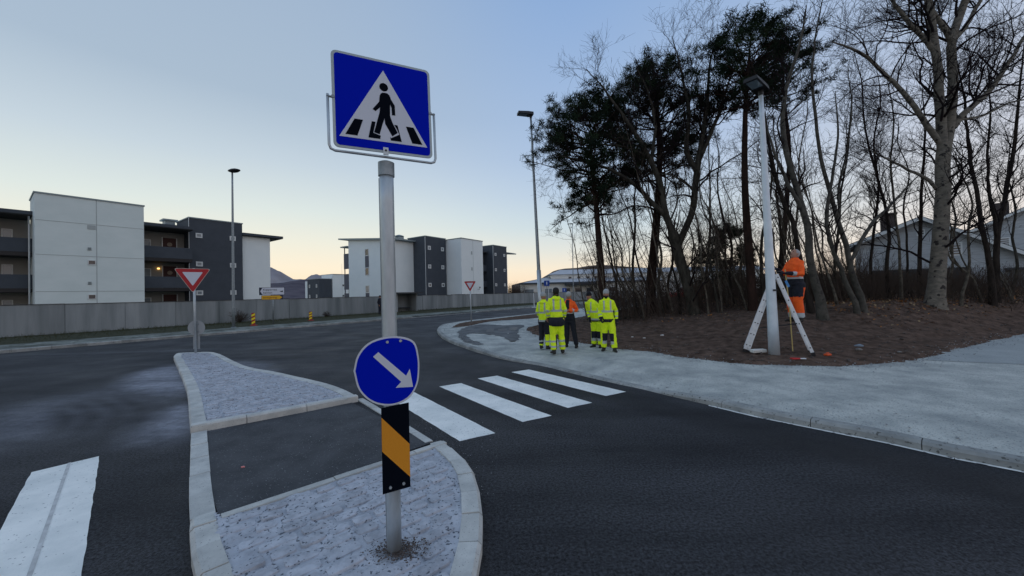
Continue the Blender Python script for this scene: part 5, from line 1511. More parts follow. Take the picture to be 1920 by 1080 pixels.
# hanging leaves left on the brush
rg = np.random.RandomState(3); src_ = np.concatenate([a1[:, -1], a2[:, -1]]); src_ = src_[rg.rand(len(src_)) < .09]
tag(leaves('withered_leaves', src_ + rg.randn(*src_.shape) * .03, .055, [mat('leaf_withered', (.09, .05, .03), .9), mat('leaf_dull', (.05, .045, .03), .9)], 5), kind='stuff')
# dark hedge mass behind the thicket: small leaves through its volume
rg = np.random.RandomState(6); n = 15000
u = 1300 + 470 * rg.rand(n); Y = 24 + 6 * rg.rand(n); X = (u - 960) / 700 * Y
top = 1.5 + .9 * fbm(X * .35, Y * .35, 3) + .3
z = .6 + (top * rg.rand(n) ** .7)
tag(leaves('hedge', np.stack([X, Y, z], 1), .15, [mat('hedge_dark', (.018, .022, .014), 1, spec=.05), mat('hedge_brown', (.045, .034, .026), 1, spec=.05)], 7), kind='stuff')
# winter bush at the foot of the concrete wall, and the grass tufts there
def bush(loc, h, label, seed, n=60):
    rg = np.random.RandomState(seed); P = np.zeros((n, 5, 3)); d = unit(rg.randn(n, 3) * [.8, .8, .3] + [0, 0, .8])
    for j in range(1, 5): d = unit(d + rg.randn(n, 3) * .2); P[:, j] = P[:, j - 1] + d * h / 4 * (.6 + .6 * rg.rand(n, 1))
    r = np.ones((n, 1)) * np.linspace(.012, .004, 5); a, ar = spawn(rg, P, r, 9, h * .4, (25, 70), 4, t0=.2, up=.2, rfac=.7, tip=.6)
    v1, q1 = tubes(P, r, 3); v2, q2 = tubes(a, ar, 3)
    o = fast_mesh('bush', np.concatenate([v1, v2]), np.concatenate([q1, q2 + len(v1)]), M_twigb); o.location = loc
    return tag(o, label, 'bush')
p_ = sn(10.9, 32.0, .12); bush(p_, .9, 'small bare bush at the foot of the wall beside the direction sign', 1)
p_ = sn(17.6, 32.3, .12); bush(p_, .5, 'low dark bush at the wall foot near the far striped marker', 2)
p_ = Vector((-1.2 + 1.5, 88, 0)); bush((at(965, 545, 80).x, 80, 0), 4.4, 'bushy bare tree beyond the wall right of the last charcoal tower', 3, 120)
rg = np.random.RandomState(12); n = 9000
s_ = -12 + 60 * rg.rand(n); nn_ = 26.3 + 6.5 * rg.rand(n) ** .5; X = S.x * s_ + Nn.x * nn_; Y = S.y * s_ + Nn.y * nn_
d = unit(rg.randn(n, 3) * .35 + [0, 0, 1]); ln = (.06 + .16 * rg.rand(n, 1)); c0_ = np.stack([X, Y, np.full(n, .12)], 1); sd_ = unit(np.cross(d, rg.randn(n, 3))) * .008
Vg = np.stack([c0_ - sd_, c0_ + sd_, c0_ + d * ln], 1).reshape(-1, 3)
tag(fast_mesh('grass', Vg, np.arange(3 * n).reshape(-1, 3), mat('dry_grass', (.05, .055, .025), 1, spec=.05)), kind='stuff')
#PART4
# ================================================================== people
M_skin = mat('skin', (.36, .19, .13), .6)
M_hiy = mat('hivis_yellow', (.78, 1.0, .015), .75, (.62, .90, .01), 14, bump=.5, bscale=16, coord='Object', contrast=(.45, .7), bdist=.02)
M_hio = mat('hivis_orange', (1.0, .13, .012), .75, (.82, .085, .008), 14, bump=.5, bscale=16, coord='Object', contrast=(.45, .7), bdist=.02)
M_navy = mat('navy_cloth', (.010, .012, .020), .9, (.018, .020, .030), 20, bump=.4, bscale=18, coord='Object')
M_refl = mat('reflective_tape', (.42, .46, .47), .45)
M_boot = mat('boot_leather', (.022, .020, .019), .7)
M_hatg = mat('grey_knit', (.30, .32, .33), 1, (.42, .44, .44), 60, bump=.5, bscale=120, coord='Object')
M_hatd = mat('dark_knit', (.012, .013, .018), 1)
M_hair = mat('dark_hair', (.010, .008, .007), .7)
M_hairg = mat('grey_hair', (.33, .33, .33), .8)
M_eye = mat('eye_dark', (.01, .01, .01), .3)
M_lip = mat('lip', (.22, .08, .07), .6)

def remeshed(name, mb, mats, voxel, parent, smooth=4, rule=None, wrinkle=0, seed=0):
    me = bpy.data.meshes.new(name); me.from_pydata(mb.v, [], mb.f); me.update()
    o = put(bpy.data.objects.new(name, me))
    m = o.modifiers.new('r', 'REMESH'); m.mode = 'VOXEL'; m.voxel_size = voxel
    if smooth:
        s_ = o.modifiers.new('s', 'SMOOTH'); s_.iterations = smooth; s_.factor = .5
    dg = bpy.context.evaluated_depsgraph_get()
    new = bpy.data.meshes.new_from_object(o.evaluated_get(dg))
    o.modifiers.clear(); o.data = new; bpy.data.meshes.remove(me)
    n = len(new.vertices); co = np.empty(n * 3, np.float32); new.vertices.foreach_get('co', co); co = co.reshape(-1, 3)
    if wrinkle:
        no = np.empty(n * 3, np.float32); new.vertex_normals.foreach_get('vector', no); no = no.reshape(-1, 3)
        w_ = fbm(co[:, 0] * 9 + co[:, 2] * 5 + seed, co[:, 2] * 13 + co[:, 1] * 9, 3)
        co = co + no * (w_ * wrinkle)[:, None]; new.vertices.foreach_set('co', co.astype(np.float32).ravel())
    new.materials.clear()
    for q in mats: new.materials.append(q)
    k = len(new.polygons)
    if rule:
        c_ = np.empty(k * 3, np.float32); new.polygons.foreach_get('center', c_); c_ = c_.reshape(-1, 3)
        new.polygons.foreach_set('material_index', np.asarray(rule(c_), np.int32))
    new.polygons.foreach_set('use_smooth', np.ones(k, bool)); new.update()
    o.name = name
    if parent is not None: o.parent = parent
    return o
def V3(*a): return Vector(a)
def ball(b, c, rx, ry, rz, n=12, mi=0):
    ks = 7; pts = []; rr = []
    for i in range(ks):
        a = math.pi * (i + .35) / (ks - .3); pts.append(Vector(c) + V3(0, 0, -math.cos(a) * rz)); rr.append((max(.004, math.sin(a) * rx), max(.004, math.sin(a) * ry)))
    b.tube(pts, rr, n, mi)
def hand(b, w_, e_, palm_n, curl, side, sc_=1.0):
    """palm and five separate fingers; w_ wrist, e_ elbow"""
    d = (w_ - e_).normalized(); pn = (palm_n - d * palm_n.dot(d)).normalized(); sx = d.cross(pn) * side
    b.tube([w_ - d * .02, w_ + d * .02, w_ + d * .06, w_ + d * .088], [(.026, .02), (.034, .017), (.041, .016), (.036, .013)], 8)
    # re-orient by explicit knuckles
    for i, ln in enumerate((.062, .072, .068, .054)):
        off = (-.030 + .020 * i); base = w_ + d * .08 + sx * off
        p1 = base + (d * math.cos(curl * .5) + pn * math.sin(curl * .5)) * ln * .5 * sc_
        p2 = p1 + (d * math.cos(curl * 1.3) + pn * math.sin(curl * 1.3)) * ln * .32 * sc_
        p3 = p2 + (d * math.cos(curl * 1.9) + pn * math.sin(curl * 1.9)) * ln * .26 * sc_
        b.tube([base - d * .02, base, p1, p2, p3], [.010, .0100, .0092, .0085, .006], 6)
    tb = w_ + d * .025 - sx * .030
    t1_ = tb + (d * .7 - sx * .6 + pn * .35).normalized() * .038; t2_ = t1_ + (d * .85 - sx * .1 + pn * .5).normalized() * .032
    b.tube([tb - d * .01, tb, t1_, t2_], [.012, .0135, .011, .007], 6)

def person(label, base, yaw, h, arms, legs, outfit, lean=(0, 0), head=(0, 0), seed=0):
    """arms: {side:(elbow, wrist)}; legs: {side:(knee, ankle)}; local, facing -y; returns the body (one continuous mesh)"""
    k = h / 1.75
    lx, ly = lean
    def T(p):  # torso shear
        t = max(0, p[2] - .92) / .6; return V3(p[0] + lx * t, p[1] + ly * t, p[2])
    sh = {s: T((.150 * s, .0, 1.42)) for s in (-1, 1)}; hip = {s: V3(.09 * s, 0, .92) for s in (-1, 1)}
    hc = T((0, -.01, 1.58)) + V3(head[0] * .03, head[1] * .03, .05)
    def torso(b, g=0.0, z0=.86, top=1.47, belly=0.0):
        zs = [z0, .93, 1.02, 1.14, 1.27, 1.37, 1.43, top]; rx = [.150, .158, .150, .142, .154, .158, .138, .088]; ry = [.115, .118, .115, .112, .120, .116, .10, .078]
        b.tube([T((0, (-.008 if z < 1.2 else 0), z)) for z in zs], [(x + g, y + g + (belly if 1 < z < 1.3 else belly * .6)) for x, y, z in zip(rx, ry, zs)], 18)
    # body
    b = MB(); torso(b)
    b.tube([T((0, 0, 1.42)), T((0, -.004, 1.50)), T((0, -.012, 1.60))], [(.075, .07), (.054, .056), (.052, .055)], 12)
    hz = Vector((head[0], -1, head[1])).normalized()          # face direction
    RT = Matrix.Rotation(math.atan2(head[0], 1), 4, 'Z') @ Matrix.Rotation(-math.atan2(head[1], 1), 4, 'X')
    def Hd(x, y, z): return hc + (RT.to_3x3() @ V3(x, y, z))
    hp = [(-.115, -.022, .028, .03), (-.10, -.024, .045, .05), (-.065, -.014, .062, .076), (-.02, -.004, .071, .088), (.03, .004, .076, .096), (.07, .006, .072, .092), (.10, .008, .052, .07), (.118, .01, .02, .03)]
    b.tube([Hd(0, y, z) for z, y, *_ in hp], [(rx, ry) for _, _, rx, ry in hp], 16)
    b.tube([Hd(0, -.085, .022), Hd(0, -.103, -.012), Hd(0, -.098, -.026)], [.008, .014, .010], 6)
    for s in (-1, 1): b.tube([Hd(.072 * s, .008, -.025), Hd(.080 * s, .012, .0), Hd(.076 * s, .014, .026)], [.008, .014, .008], 6)
    gl = outfit.get('gloves')
    for s in (-1, 1):
        e_, w_ = Vector(arms[s][0]), Vector(arms[s][1])
        b.tube([sh[s] - V3(.05 * s, 0, 0), sh[s], sh[s].lerp(e_, .5), e_, e_.lerp(w_, .5), w_], [.044, .046, .044, .038, .034, .026], 12)
        hand(b, w_, e_, Vector(arms[s][2]) if len(arms[s]) > 2 else V3(-s, 0, 0), arms[s][3] if len(arms[s]) > 3 else .5, s)
        kn, an = Vector(legs[s][0]), Vector(legs[s][1])
        b.tube([hip[s] + V3(0, 0, .03), hip[s], hip[s].lerp(kn, .5), kn, kn.lerp(an, .4), an], [.09, .092, .078, .056, .054, .038], 12)
        fd = V3(.25 * s, -1, 0).normalized() if len(legs[s]) < 3 else Vector(legs[s][2]).normalized()
        b.tube([an + V3(0, 0, .01), an + V3(0, 0, -.045), an - fd * .02 + V3(0, 0, -.06)], [.038, .042, .03], 8)
        b.tube([an - fd * .05 + V3(0, 0, -.055), an + fd * .06 + V3(0, 0, -.055), an + fd * .16 + V3(0, 0, -.068)], [(.03, .03), (.038, .032), (.03, .018)], 8)
    body = remeshed('person', b, [M_skin], .0125, None, 2)
    body.location = base; body.rotation_euler = (0, 0, yaw); body.scale = (k, k, k)
    tag(body, label, 'person', outfit.get('group'))
    # face details
    for s in (-1, 1):
        q = MB(); ball(q, Hd(.030 * s, -.083, .022), .010, .006, .006, 8); q.build('eye', M_eye, body)
    MB().tube([Hd(-.022, -.088, -.052), Hd(0, -.094, -.052), Hd(.022, -.088, -.052)], .005, 6).build('mouth', M_lip, body)
    # trousers
    b = MB(); tg_ = outfit.get('tr_fat', 0)
    b.tube([T((0, 0, .80)), T((0, 0, .90)), T((0, 0, 1.02))], [(.172, .13), (.18, .135), (.168, .125)], 16)
    for s in (-1, 1):
        kn, an = Vector(legs[s][0]), Vector(legs[s][1])
        b.tube([hip[s] + V3(0, 0, .02), hip[s] - V3(0, 0, .06), hip[s].lerp(kn, .5), kn, kn.lerp(an, .5), an + V3(0, 0, .02)], [.098 + tg_, .104 + tg_, .095 + tg_, .080 + tg_, .076 + tg_, .073 + tg_], 14)
    remeshed('trousers', b, outfit['tr_m'], .015, body, 3, outfit.get('tr_rule'), .012, seed)
    # boots
    for s in (-1, 1):
        kn, an = Vector(legs[s][0]), Vector(legs[s][1]); fd = V3(.25 * s, -1, 0).normalized() if len(legs[s]) < 3 else Vector(legs[s][2]).normalized()
        b = MB().tube([an + V3(0, 0, .09), an + V3(0, 0, .0), an + V3(0, 0, -.06)], [.055, .055, .056], 10)
        b.tube([an - fd * .065 + V3(0, 0, -.055), an - fd * .02 + V3(0, 0, -.05), an + fd * .08 + V3(0, 0, -.055), an + fd * .17 + V3(0, 0, -.065), an + fd * .20 + V3(0, 0, -.075)], [(.035, .038), (.046, .045), (.050, .040), (.045, .028), (.02, .012)], 10)
        remeshed('boot', b, [outfit.get('boot', M_boot)], .014, body, 2)
    # jacket
    b = MB(); hem = outfit.get('hem', .80)
    torso(b, .020, hem, 1.50, .02)
    b.tube([T((0, .0, 1.40)), T((0, .004, 1.48)), T((0, .004, 1.545))], [(.12, .10), (.088, .085), (.080, .078)], 14)
    if outfit.get('hood', True): b.tube([T((-.11, .07, 1.46)), T((-.05, .115, 1.455)), T((.05, .115, 1.455)), T((.11, .07, 1.46))], [.03, .045, .045, .03], 8)
    for s in (-1, 1):
        e_, w_ = Vector(arms[s][0]), Vector(arms[s][1])
        b.tube([sh[s] - V3(.06 * s, 0, .0), sh[s], sh[s].lerp(e_, .5), e_, e_.lerp(w_, .5), e_.lerp(w_, .93)], [.06, .066, .062, .056, .052, .044], 12)
    seg = {s: (sh[s], Vector(arms[s][0]), Vector(arms[s][1])) for s in (-1, 1)}
    def armt(C):
        """0 = torso; else position along the arm 0..2"""
        best = np.full(len(C), 9.0); tt = np.zeros(len(C))
        for s in (-1, 1):
            for i in (0, 1):
                a, e = np.array(seg[s][i]), np.array(seg[s][i + 1]); v = e - a; t = np.clip(((C - a) @ v) / (v @ v), 0, 1)
                d_ = np.linalg.norm(C - a - t[:, None] * v, axis=1); up_ = d_ < best; best = np.where(up_, d_, best); tt = np.where(up_, i + t, tt)
        tz = T((0, 0, 1.2)); dt_ = np.hypot((C[:, 0] - (C[:, 2] - .92).clip(0) / .6 * lx) / 1.45, C[:, 1] - (C[:, 2] - .92).clip(0) / .6 * ly)
        isarm = (best < .08) & (dt_ > .098) & (tt > .12)
        return np.where(isarm, tt, 0)
    remeshed('jacket', b, outfit['ja_m'], .0135, body, 3, (lambda C: outfit['ja_rule'](C, armt(C))), .013, seed + 3)
    # gloves
    if gl:
        for s in (-1, 1):
            b = MB(); e_, w_ = Vector(arms[s][0]), Vector(arms[s][1]); 
            hand(b, w_, e_, Vector(arms[s][2]) if len(arms[s]) > 2 else V3(-s, 0, 0), arms[s][3] if len(arms[s]) > 3 else .5, s)
            q = MB(); 
            for v_ in (b,): q.v = v_.v; q.f = v_.f; q.mi = v_.mi
            q.tube([w_ - (w_ - e_).normalized() * .07, w_], [.042, .034], 10)
            g_ = remeshed('glove', q, [M_navy], .0085, body, 1)
            me = g_.data; co = np.empty(len(me.vertices) * 3, np.float32); no = co.copy(); me.vertices.foreach_get('co', co); me.vertex_normals.foreach_get('vector', no); me.vertices.foreach_set('co', co + no * .005); me.update()
    hk = outfit.get('hat')
    if hk == 'beanie':
        b = MB(); b.tube([Hd(0, .012, .018), Hd(0, .012, .03), Hd(0, .012, .055), Hd(0, .014, .10), Hd(0, .018, .135), Hd(0, .02, .155)], [(.080, .100), (.086, .108), (.086, .106), (.080, .098), (.056, .07), (.02, .025)], 18)
        b.build('knit_hat', outfit['hat_m'], body, smooth=True)
    elif hk == 'hair':
        b = MB(); b.tube([Hd(0, .045, -.06), Hd(0, .035, -.01), Hd(0, .018, .045), Hd(0, .012, .095), Hd(0, .012, .125)], [(.066, .055), (.082, .078), (.086, .100), (.070, .085), (.028, .035)], 18)
        b.build('hair', outfit['hat_m'], body, smooth=True)
    if outfit.get('beard'):
        b = MB().tube([Hd(0, -.060, -.035), Hd(0, -.052, -.085), Hd(0, -.035, -.125)], [(.060, .044), (.054, .048), (.028, .03)], 14); b.build('beard', M_hair, body, smooth=True)
    if outfit.get('collar'):
        b = MB().tube([T((0, .0, 1.49)), T((0, 0, 1.54)), T((0, 0, 1.565))], [(.088, .088), (.084, .084), (.078, .08)], 16); b.build('collar', outfit['collar'], body, smooth=True)
    return body

def hv_jacket(blackhem=.0, front=None, cuffs=True, braces=True):
    """0 hi-vis, 1 navy, 2 tape"""
    def f(C, A):
        x, y, z = C[:, 0], C[:, 1], C[:, 2]; m = np.zeros(len(C), int); t = A == 0
        m[t & (z < blackhem)] = 1
        m[t & (z > 1.115) & (z < 1.17)] = 2
        m[t & (z > blackhem) & (z < max(blackhem, .80) + .05) & (z > .86)] = 2
        if braces: m[t & (z > 1.17) & (z < 1.45) & (np.abs(np.abs(x) - .092) < .021)] = 2
        m[(A > .95) & (A < 1.10)] = 2; m[(A > 1.45) & (A < 1.60)] = 2
        if cuffs: m[(A > 1.80)] = 1
        if front: m[front(C, A)] = 1
        return m
    return f
def hv_trousers(kind):
    def f(C):
        x, y, z = C[:, 0], C[:, 1], C[:, 2]; m = np.zeros(len(C), int)
        if kind == 'knee':
            m[(z < .52) & (z > .30)] = 1; m[(z < .30) & (z > .21)] = 2; m[(z < .52) & (np.abs(x) > .16)] = 0
        if kind == 'plain':
            m[(z < .36) & (z > .31)] = 2; m[(z < .22) & (z > .17)] = 2; m[(np.abs(x) < .045) & (z < .5) & (z > .12)] = 1
        if kind == 'dark':
            m[:] = 1; m[(z < .46) & (x < -.06)] = 0; m[(z < .16)] = 0; m[(z < .27) & (z > .22)] = 2
        return m
    return f
HV = [M_hiy, M_navy, M_refl]; HO = [M_hio, M_navy, M_refl]
st = lambda s, w_=.10, f=0.0: (V3(w_ * s, -.01 + f, .50), V3((w_ + .02) * s, f, .085))
GZ = ZP
def feet(u, v): 
    p_ = gp(u, v, ZP); return (p_.x, p_.y, bz(p_.x, p_.y) if pip(bank_poly, np.array([p_.x]), np.array([p_.y]))[0] else ZP)
grp = 'workers in hi-vis clothing'
person('worker in yellow jacket seen from behind with bare dark hair, hands before him', feet(1045, 663), R(186), 1.76,
       {1: ((.235, .03, 1.14), (.22, -.10, .93), (-1, 0, 0), .6), -1: ((-.24, .02, 1.14), (-.23, -.10, .93), (1, 0, 0), .6)},
       {1: (V3(.09, -.02, .50), V3(.09, .02, .085)), -1: (V3(-.12, -.04, .5), V3(-.16, -.06, .085))}, dict(ja_m=HV, ja_rule=hv_jacket(.0), tr_m=HV, tr_rule=hv_trousers('plain'), tr_fat=.012, hem=.90, hat='hair', hat_m=M_hair, collar=M_navy, group=grp,
       boot=M_boot), seed=1)
# black seat/jacket tail of the back-view worker
bk = bpy.data.objects['person']
MB().tube([(0, .0, .73), (0, .0, .76), (0, 0, .88), (0, 0, .97)], [(.17, .14), (.212, .178), (.210, .178), (.182, .150)], 20).build('black_jacket_tail', M_navy, bk, smooth=True)
person('short worker in yellow with grey hat, half hidden behind the back-view worker', feet(1021, 654), R(150), 1.62,
       {1: ((.22, .03, 1.15), (.18, -.14, .98), (-1, 0, 0), .8), -1: ((-.24, -.02, 1.14), (-.16, -.18, .98), (1, 0, 0), .8)},
       {1: st(1, .09), -1: st(-1, .09)}, dict(ja_m=HV, ja_rule=hv_jacket(.86), tr_m=HV, tr_rule=hv_trousers('dark'), hem=.82, hat='beanie', hat_m=M_hatg, gloves=True, group=grp), seed=2)
P3 = person('worker in short orange jacket and black trousers looking down at a phone', feet(1069, 651), R(-30), 1.62,
       {1: ((.29, .02, 1.16), (.06, -.22, 1.18), (0, .2, 1), .9), -1: ((-.22, .02, 1.16), (-.03, -.22, 1.16), (0, .2, 1), .9)},
       {1: (V3(.15, -.02, .50), V3(.22, -.01, .085)), -1: (V3(-.09, -.01, .5), V3(-.12, 0, .085))},
       dict(ja_m=HO, ja_rule=hv_jacket(1.08, cuffs=False, braces=False, front=lambda C, A: (A == 0) & (C[:, 1] < -.08) & (np.abs(C[:, 0]) < .06) & (C[:, 2] > 1.2)), tr_m=[M_navy], hem=.88, hat='beanie', hat_m=M_hatg, hood=False, group=grp), head=(.1, -.45), seed=3)
MB().bbox((-.035, -.005, -.07), (.035, .004, .07), .003, M=Matrix.Translation((.015, -.30, 1.22)) @ Matrix.Rotation(R(-50), 4, 'X')).build('phone', M_black, None)
ph = bpy.data.objects['phone']; ph.matrix_world = Matrix.Translation(P3.location) @ Matrix.Rotation(R(-30), 4, 'Z') @ Matrix.Scale(1.62 / 1.75, 4)
tag(ph, 'black phone held in both hands by the worker in orange', 'phone')
person('worker in yellow leaning forward with a dark hat, left of the bearded one', feet(1120, 651), R(-38), 1.60,
       {1: ((.20, .03, 1.14), (.16, -.04, .90), (-1, 0, 0), .7), -1: ((-.30, .0, 1.15), (-.20, -.08, .90), (1, 0, 0), .7)},
       {1: st(1, .10), -1: st(-1, .09)}, dict(ja_m=HV, ja_rule=hv_jacket(.87), tr_m=HV, tr_rule=hv_trousers('knee'), tr_fat=.014, hem=.82, hat='beanie', hat_m=M_hatd, gloves=True, group=grp), lean=(-.17, -.08), head=(-.3, -.1), seed=4)
person('bearded worker in yellow with a pale knit hat, rightmost of the group', feet(1141, 658), R(-14), 1.66,
       {1: ((.245, .04, 1.14), (.25, -.02, .86), (-1, 0, 0), .5), -1: ((-.24, .03, 1.14), (-.19, -.10, .93), (1, 0, 0), .7)},
       {1: (V3(.13, -.07, .50), V3(.17, -.10, .085)), -1: (V3(-.10, .02, .5), V3(-.13, .06, .085))}, dict(ja_m=HV, ja_rule=hv_jacket(.0, front=lambda C, A: (A == 0) & (C[:, 2] < .93)), tr_m=HV, tr_rule=hv_trousers('knee'), tr_fat=.012, hem=.83, hat='beanie', hat_m=M_hatg, beard=True, gloves=True, group=grp), lean=(-.02, 0), head=(-.1, -.05), seed=5)
# the man by the shelter
wk = gp(713, 590, .12)
person('person in dark clothes standing by the shelter behind the sign pole', (wk.x, wk.y, .12), R(60), 1.72,
       {1: ((.24, .03, 1.14), (.20, -.08, .90)), -1: ((-.24, .03, 1.14), (-.20, -.08, .90))}, {1: st(1), -1: st(-1)},
       dict(ja_m=[M_navy], ja_rule=lambda C, A: np.zeros(len(C), int), tr_m=[M_navy], hat='beanie', hat_m=M_hatd, hem=.82), seed=6)

# ---- ladder ------------------------------------------------------------------------------
apx = at(1456, 514, 8.62); fr_ = gp(1525, 665, ZP + .11); fl_ = at(1402, 660, 8.95)
LD = empty('step_ladder', (apx.x, apx.y, ZP)); tag(LD, 'aluminium combination ladder standing as an A against the new lamp post', 'ladder')
O_ = Vector((apx.x, apx.y, ZP))
def ladder_leg(foot, top, wd, nr, two=False, name='ladder_section'):
    """foot/top: near rail ends; the second rail stands wd further back"""
    back = Vector((.52 * wd, .83 * wd, 0)); d = top - foot; ln = d.length; u_ = d.normalized()
    root = None
    for j in (0, 1):
        a = foot + back * j - O_; c_ = top + back * (j * .86) - O_; u2 = (c_ - a).normalized(); side = back.normalized(); w_ = side.cross(u2).normalized()
        M_ = Matrix((( w_.x, side.x, u2.x, a.x), (w_.y, side.y, u2.y, a.y), (w_.z, side.z, u2.z, a.z), (0, 0, 0, 1)))
        b = MB().bbox((-.034, -.012, 0), (.034, .012, (c_ - a).length), .004, M=M_); 
        o = b.build('rail', M_alu, LD)
        MB().bbox((-.038, -.016, -.03), (.038, .016, .05), .004, M=M_).build('rubber_foot', M_black, o)
        for i in range(nr):
            z = .16 + i * .28
            if z < (c_ - a).length - .05: MB().tube([M_ @ Vector((0, -.016, z)), M_ @ Vector((0, -.0125, z))], .014, 8).build('rung_end', M_black, o)
    for i in range(nr):
        z = .16 + i * .28
        if z < ln - .05:
            p_ = foot + u_ * z - O_; b_ = foot + back + (top - foot - back * .14).normalized() * z - O_
            MB().tube([p_, b_], .015, 8).build('rung', M_alu, LD)
ladder_leg(fr_, apx, .40, 7)
ladder_leg(fl_, apx + Vector((-.02, .02, -.02)), .42, 7)
f2 = fl_ + Vector((-.075, .01, .03)); 
ladder_leg(f2, apx + Vector((-.095, .03, -.12)), .38, 6)
MB().box((-.01, -.022, -.34), (.045, -.016, -.18), M=Matrix.Translation((.10, 0, apx.z - ZP)) @ Matrix.Rotation(R(-25), 4, 'Y')).build('blue_label', mat('label_blue', (.05, .22, .50), .5), LD)
MB().tube([fr_.lerp(apx, .38) - O_, fl_.lerp(apx, .30) - O_ + Vector((0, .1, 0))], .012, 6).build('strap', M_black, LD)
# ---- man on the ladder ---------------------------------------------------------------------
wp = at(1494, 603, 8.98)
per = person('grey-haired man in orange workwear standing on the ladder and looking up at the post', (wp.x, wp.y, wp.z), R(-78), 1.74,
       {1: ((.24, -.08, 1.14), (.12, -.40, 1.17), (0, 0, -1), .8), -1: ((-.25, -.09, 1.16), (-.10, -.40, 1.27), (0, 0, -1), .9)},
       {1: (V3(.10, -.06, .50), V3(.11, -.01, .085)), -1: (V3(-.10, -.02, .5), V3(-.11, .02, .085))},
       dict(ja_m=HO, ja_rule=lambda C, A: np.where((A == 0) & (C[:, 2] < 1.03), 1, np.where((A == 0) & (C[:, 2] < 1.08), 2, np.where((A > 1.38) & (A < 1.62), 2, np.where(A > 1.62, 1, 0)))),
            tr_m=HO, tr_rule=lambda C: np.where((C[:, 2] > .82) | ((C[:, 2] > .60) & (C[:, 1] < -.015)), 1, np.where(C[:, 2] < .22, 2, 0)), tr_fat=.02, hem=.88, hat='hair', hat_m=M_hairg, gloves=True, hood=False, group=None), head=(0, .55), seed=8)
# drill held to the post, measuring stick, tools, litter
Mx = per.matrix_world.copy() if False else Matrix.Translation(per.location) @ Matrix.Rotation(R(-78), 4, 'Z')
dr = MB().tube([(0, -.52, 1.20), (0, -.36, 1.20)], .028, 10).tube([(0, -.58, 1.20), (0, -.52, 1.20)], .010, 8).bbox((-.02, -.42, 1.07), (.02, -.37, 1.19), .006).bbox((-.032, -.45, 1.03), (.032, -.34, 1.075), .006)
o = dr.build('power_drill', M_black); o.matrix_world = Mx; tag(o, 'dark cordless tool the man on the ladder holds to the post', 'power tool')
a = at(1472, 505, 8.80); c_ = gp(1487, 666, ZP + .02); mid_ = a.lerp(c_, .5) + Vector((.02, 0, 0))
tag(MB().tube([c_, mid_, a], [.013, .013, .013], 6).build('measuring_stick', mat('pale_yellow_wood', (.55, .42, .16), .7)), 'thin yellow stick leaning upright between the ladder legs', 'stick')
p_ = gp(1422, 667, ZP + .03); o = MB().bbox((-.17, -.06, 0), (.17, .06, .075), .012).build('foam_box', mat('foam_white', (.62, .62, .58), .9, (.72, .72, .68), 12)); p_.z = bz(p_.x, p_.y) + .02; o.location = p_; o.rotation_euler = (R(3), 0, R(9)); tag(o, 'white foam block lying left of the lamp post foot', 'box')
MB().box((-.165, -.062, .036), (.165, .062, .04)).build('lid_line', M_trim, o)
p_ = gp(1500, 677, ZP + .05); p_.z = bz(p_.x, p_.y) + .02; t_ = empty('pliers', p_, R(-8)); tag(t_, 'red-handled pliers on the dirt in front of the lamp post', 'tool')
MB().tube([(-.16, -.03, .02), (-.08, -.025, .02), (0, 0, .02)], .016, 8).tube([(-.17, .03, .02), (-.08, .028, .02), (0, 0, .02)], .016, 8).build('handle', mat('tool_red', (.50, .02, .02), .5), t_)
MB().tube([(0, 0, .02), (.05, .012, .02), (.11, .02, .02)], .012, 8).tube([(0, 0, .02), (.05, -.012, .02), (.11, -.016, .02)], .012, 8).build('jaw', M_alu, t_)
p_ = gp(1552, 669, ZP + .05); p_.z = bz(p_.x, p_.y) + .01; t_ = empty('tape_measure', p_, R(20)); tag(t_, 'small orange tool case on the dirt right of the ladder foot', 'tool')
MB().bbox((-.07, -.04, 0), (.07, .04, .045), .012).build('case', mat('tool_orange', (.72, .10, .02), .5), t_); MB().tube([(-.04, 0, .045), (-.04, 0, .065), (.04, 0, .065), (.04, 0, .045)], .008, 6).build('handle', mat('tool_orange', (.72, .10, .02), .5), t_)
def scrap(u, v, z, s_, m, label, kind='paper_scrap'):
    p_ = gp(u, v, z); rg = random.Random(int(u)); n = 7
    ring = [(math.cos(6.283 * i / n) * s_ * rg.uniform(.6, 1.2), math.sin(6.283 * i / n) * s_ * .6 * rg.uniform(.6, 1.2)) for i in range(n)]
    b = MB(); b.add([(x, y, .004 + rg.random() * s_ * .3) for x, y in ring] + [(0, 0, s_ * .45)] + [(x * .9, y * .9, -.002) for x, y in ring], [(i, (i + 1) % n, n) for i in range(n)] + [(i, n + 1 + i, n + 1 + (i + 1) % n, (i + 1) % n) for i in range(n)])
    o = b.build(kind, m); o.location = p_; tag(o, label, 'litter', 'litter'); return o
M_scr = mat('scrap_white', (.60, .60, .58), .9); M_pink = mat('scrap_pink', (.75, .26, .24), .8)
scrap(455, 876, .012, .022, M_pink, 'small pink scrap on the dark surface between the raised islands')
scrap(1242, 629, bz(*gp(1242, 629, ZP).xy) + .02, .07, M_scr, 'largest white scrap on the dirt, nearest the mossy tree')
scrap(1186, 632, bz(*gp(1186, 632, ZP).xy) + .02, .045, M_scr, 'small white scrap on the dirt just right of the workers')
scrap(1208, 634, bz(*gp(1208, 634, ZP).xy) + .02, .05, M_scr, 'flat white scrap on the dirt between two others')
scrap(1612, 649, bz(*gp(1612, 649, ZP).xy) + .03, .11, mat('scrap_blue', (.22, .28, .34), .9), 'pale blue rag on the dirt right of the ladder')
scrap(953, 625, ZP + .006, .035, M_scr, 'white scrap on the dark asphalt patch near the yellow workers')
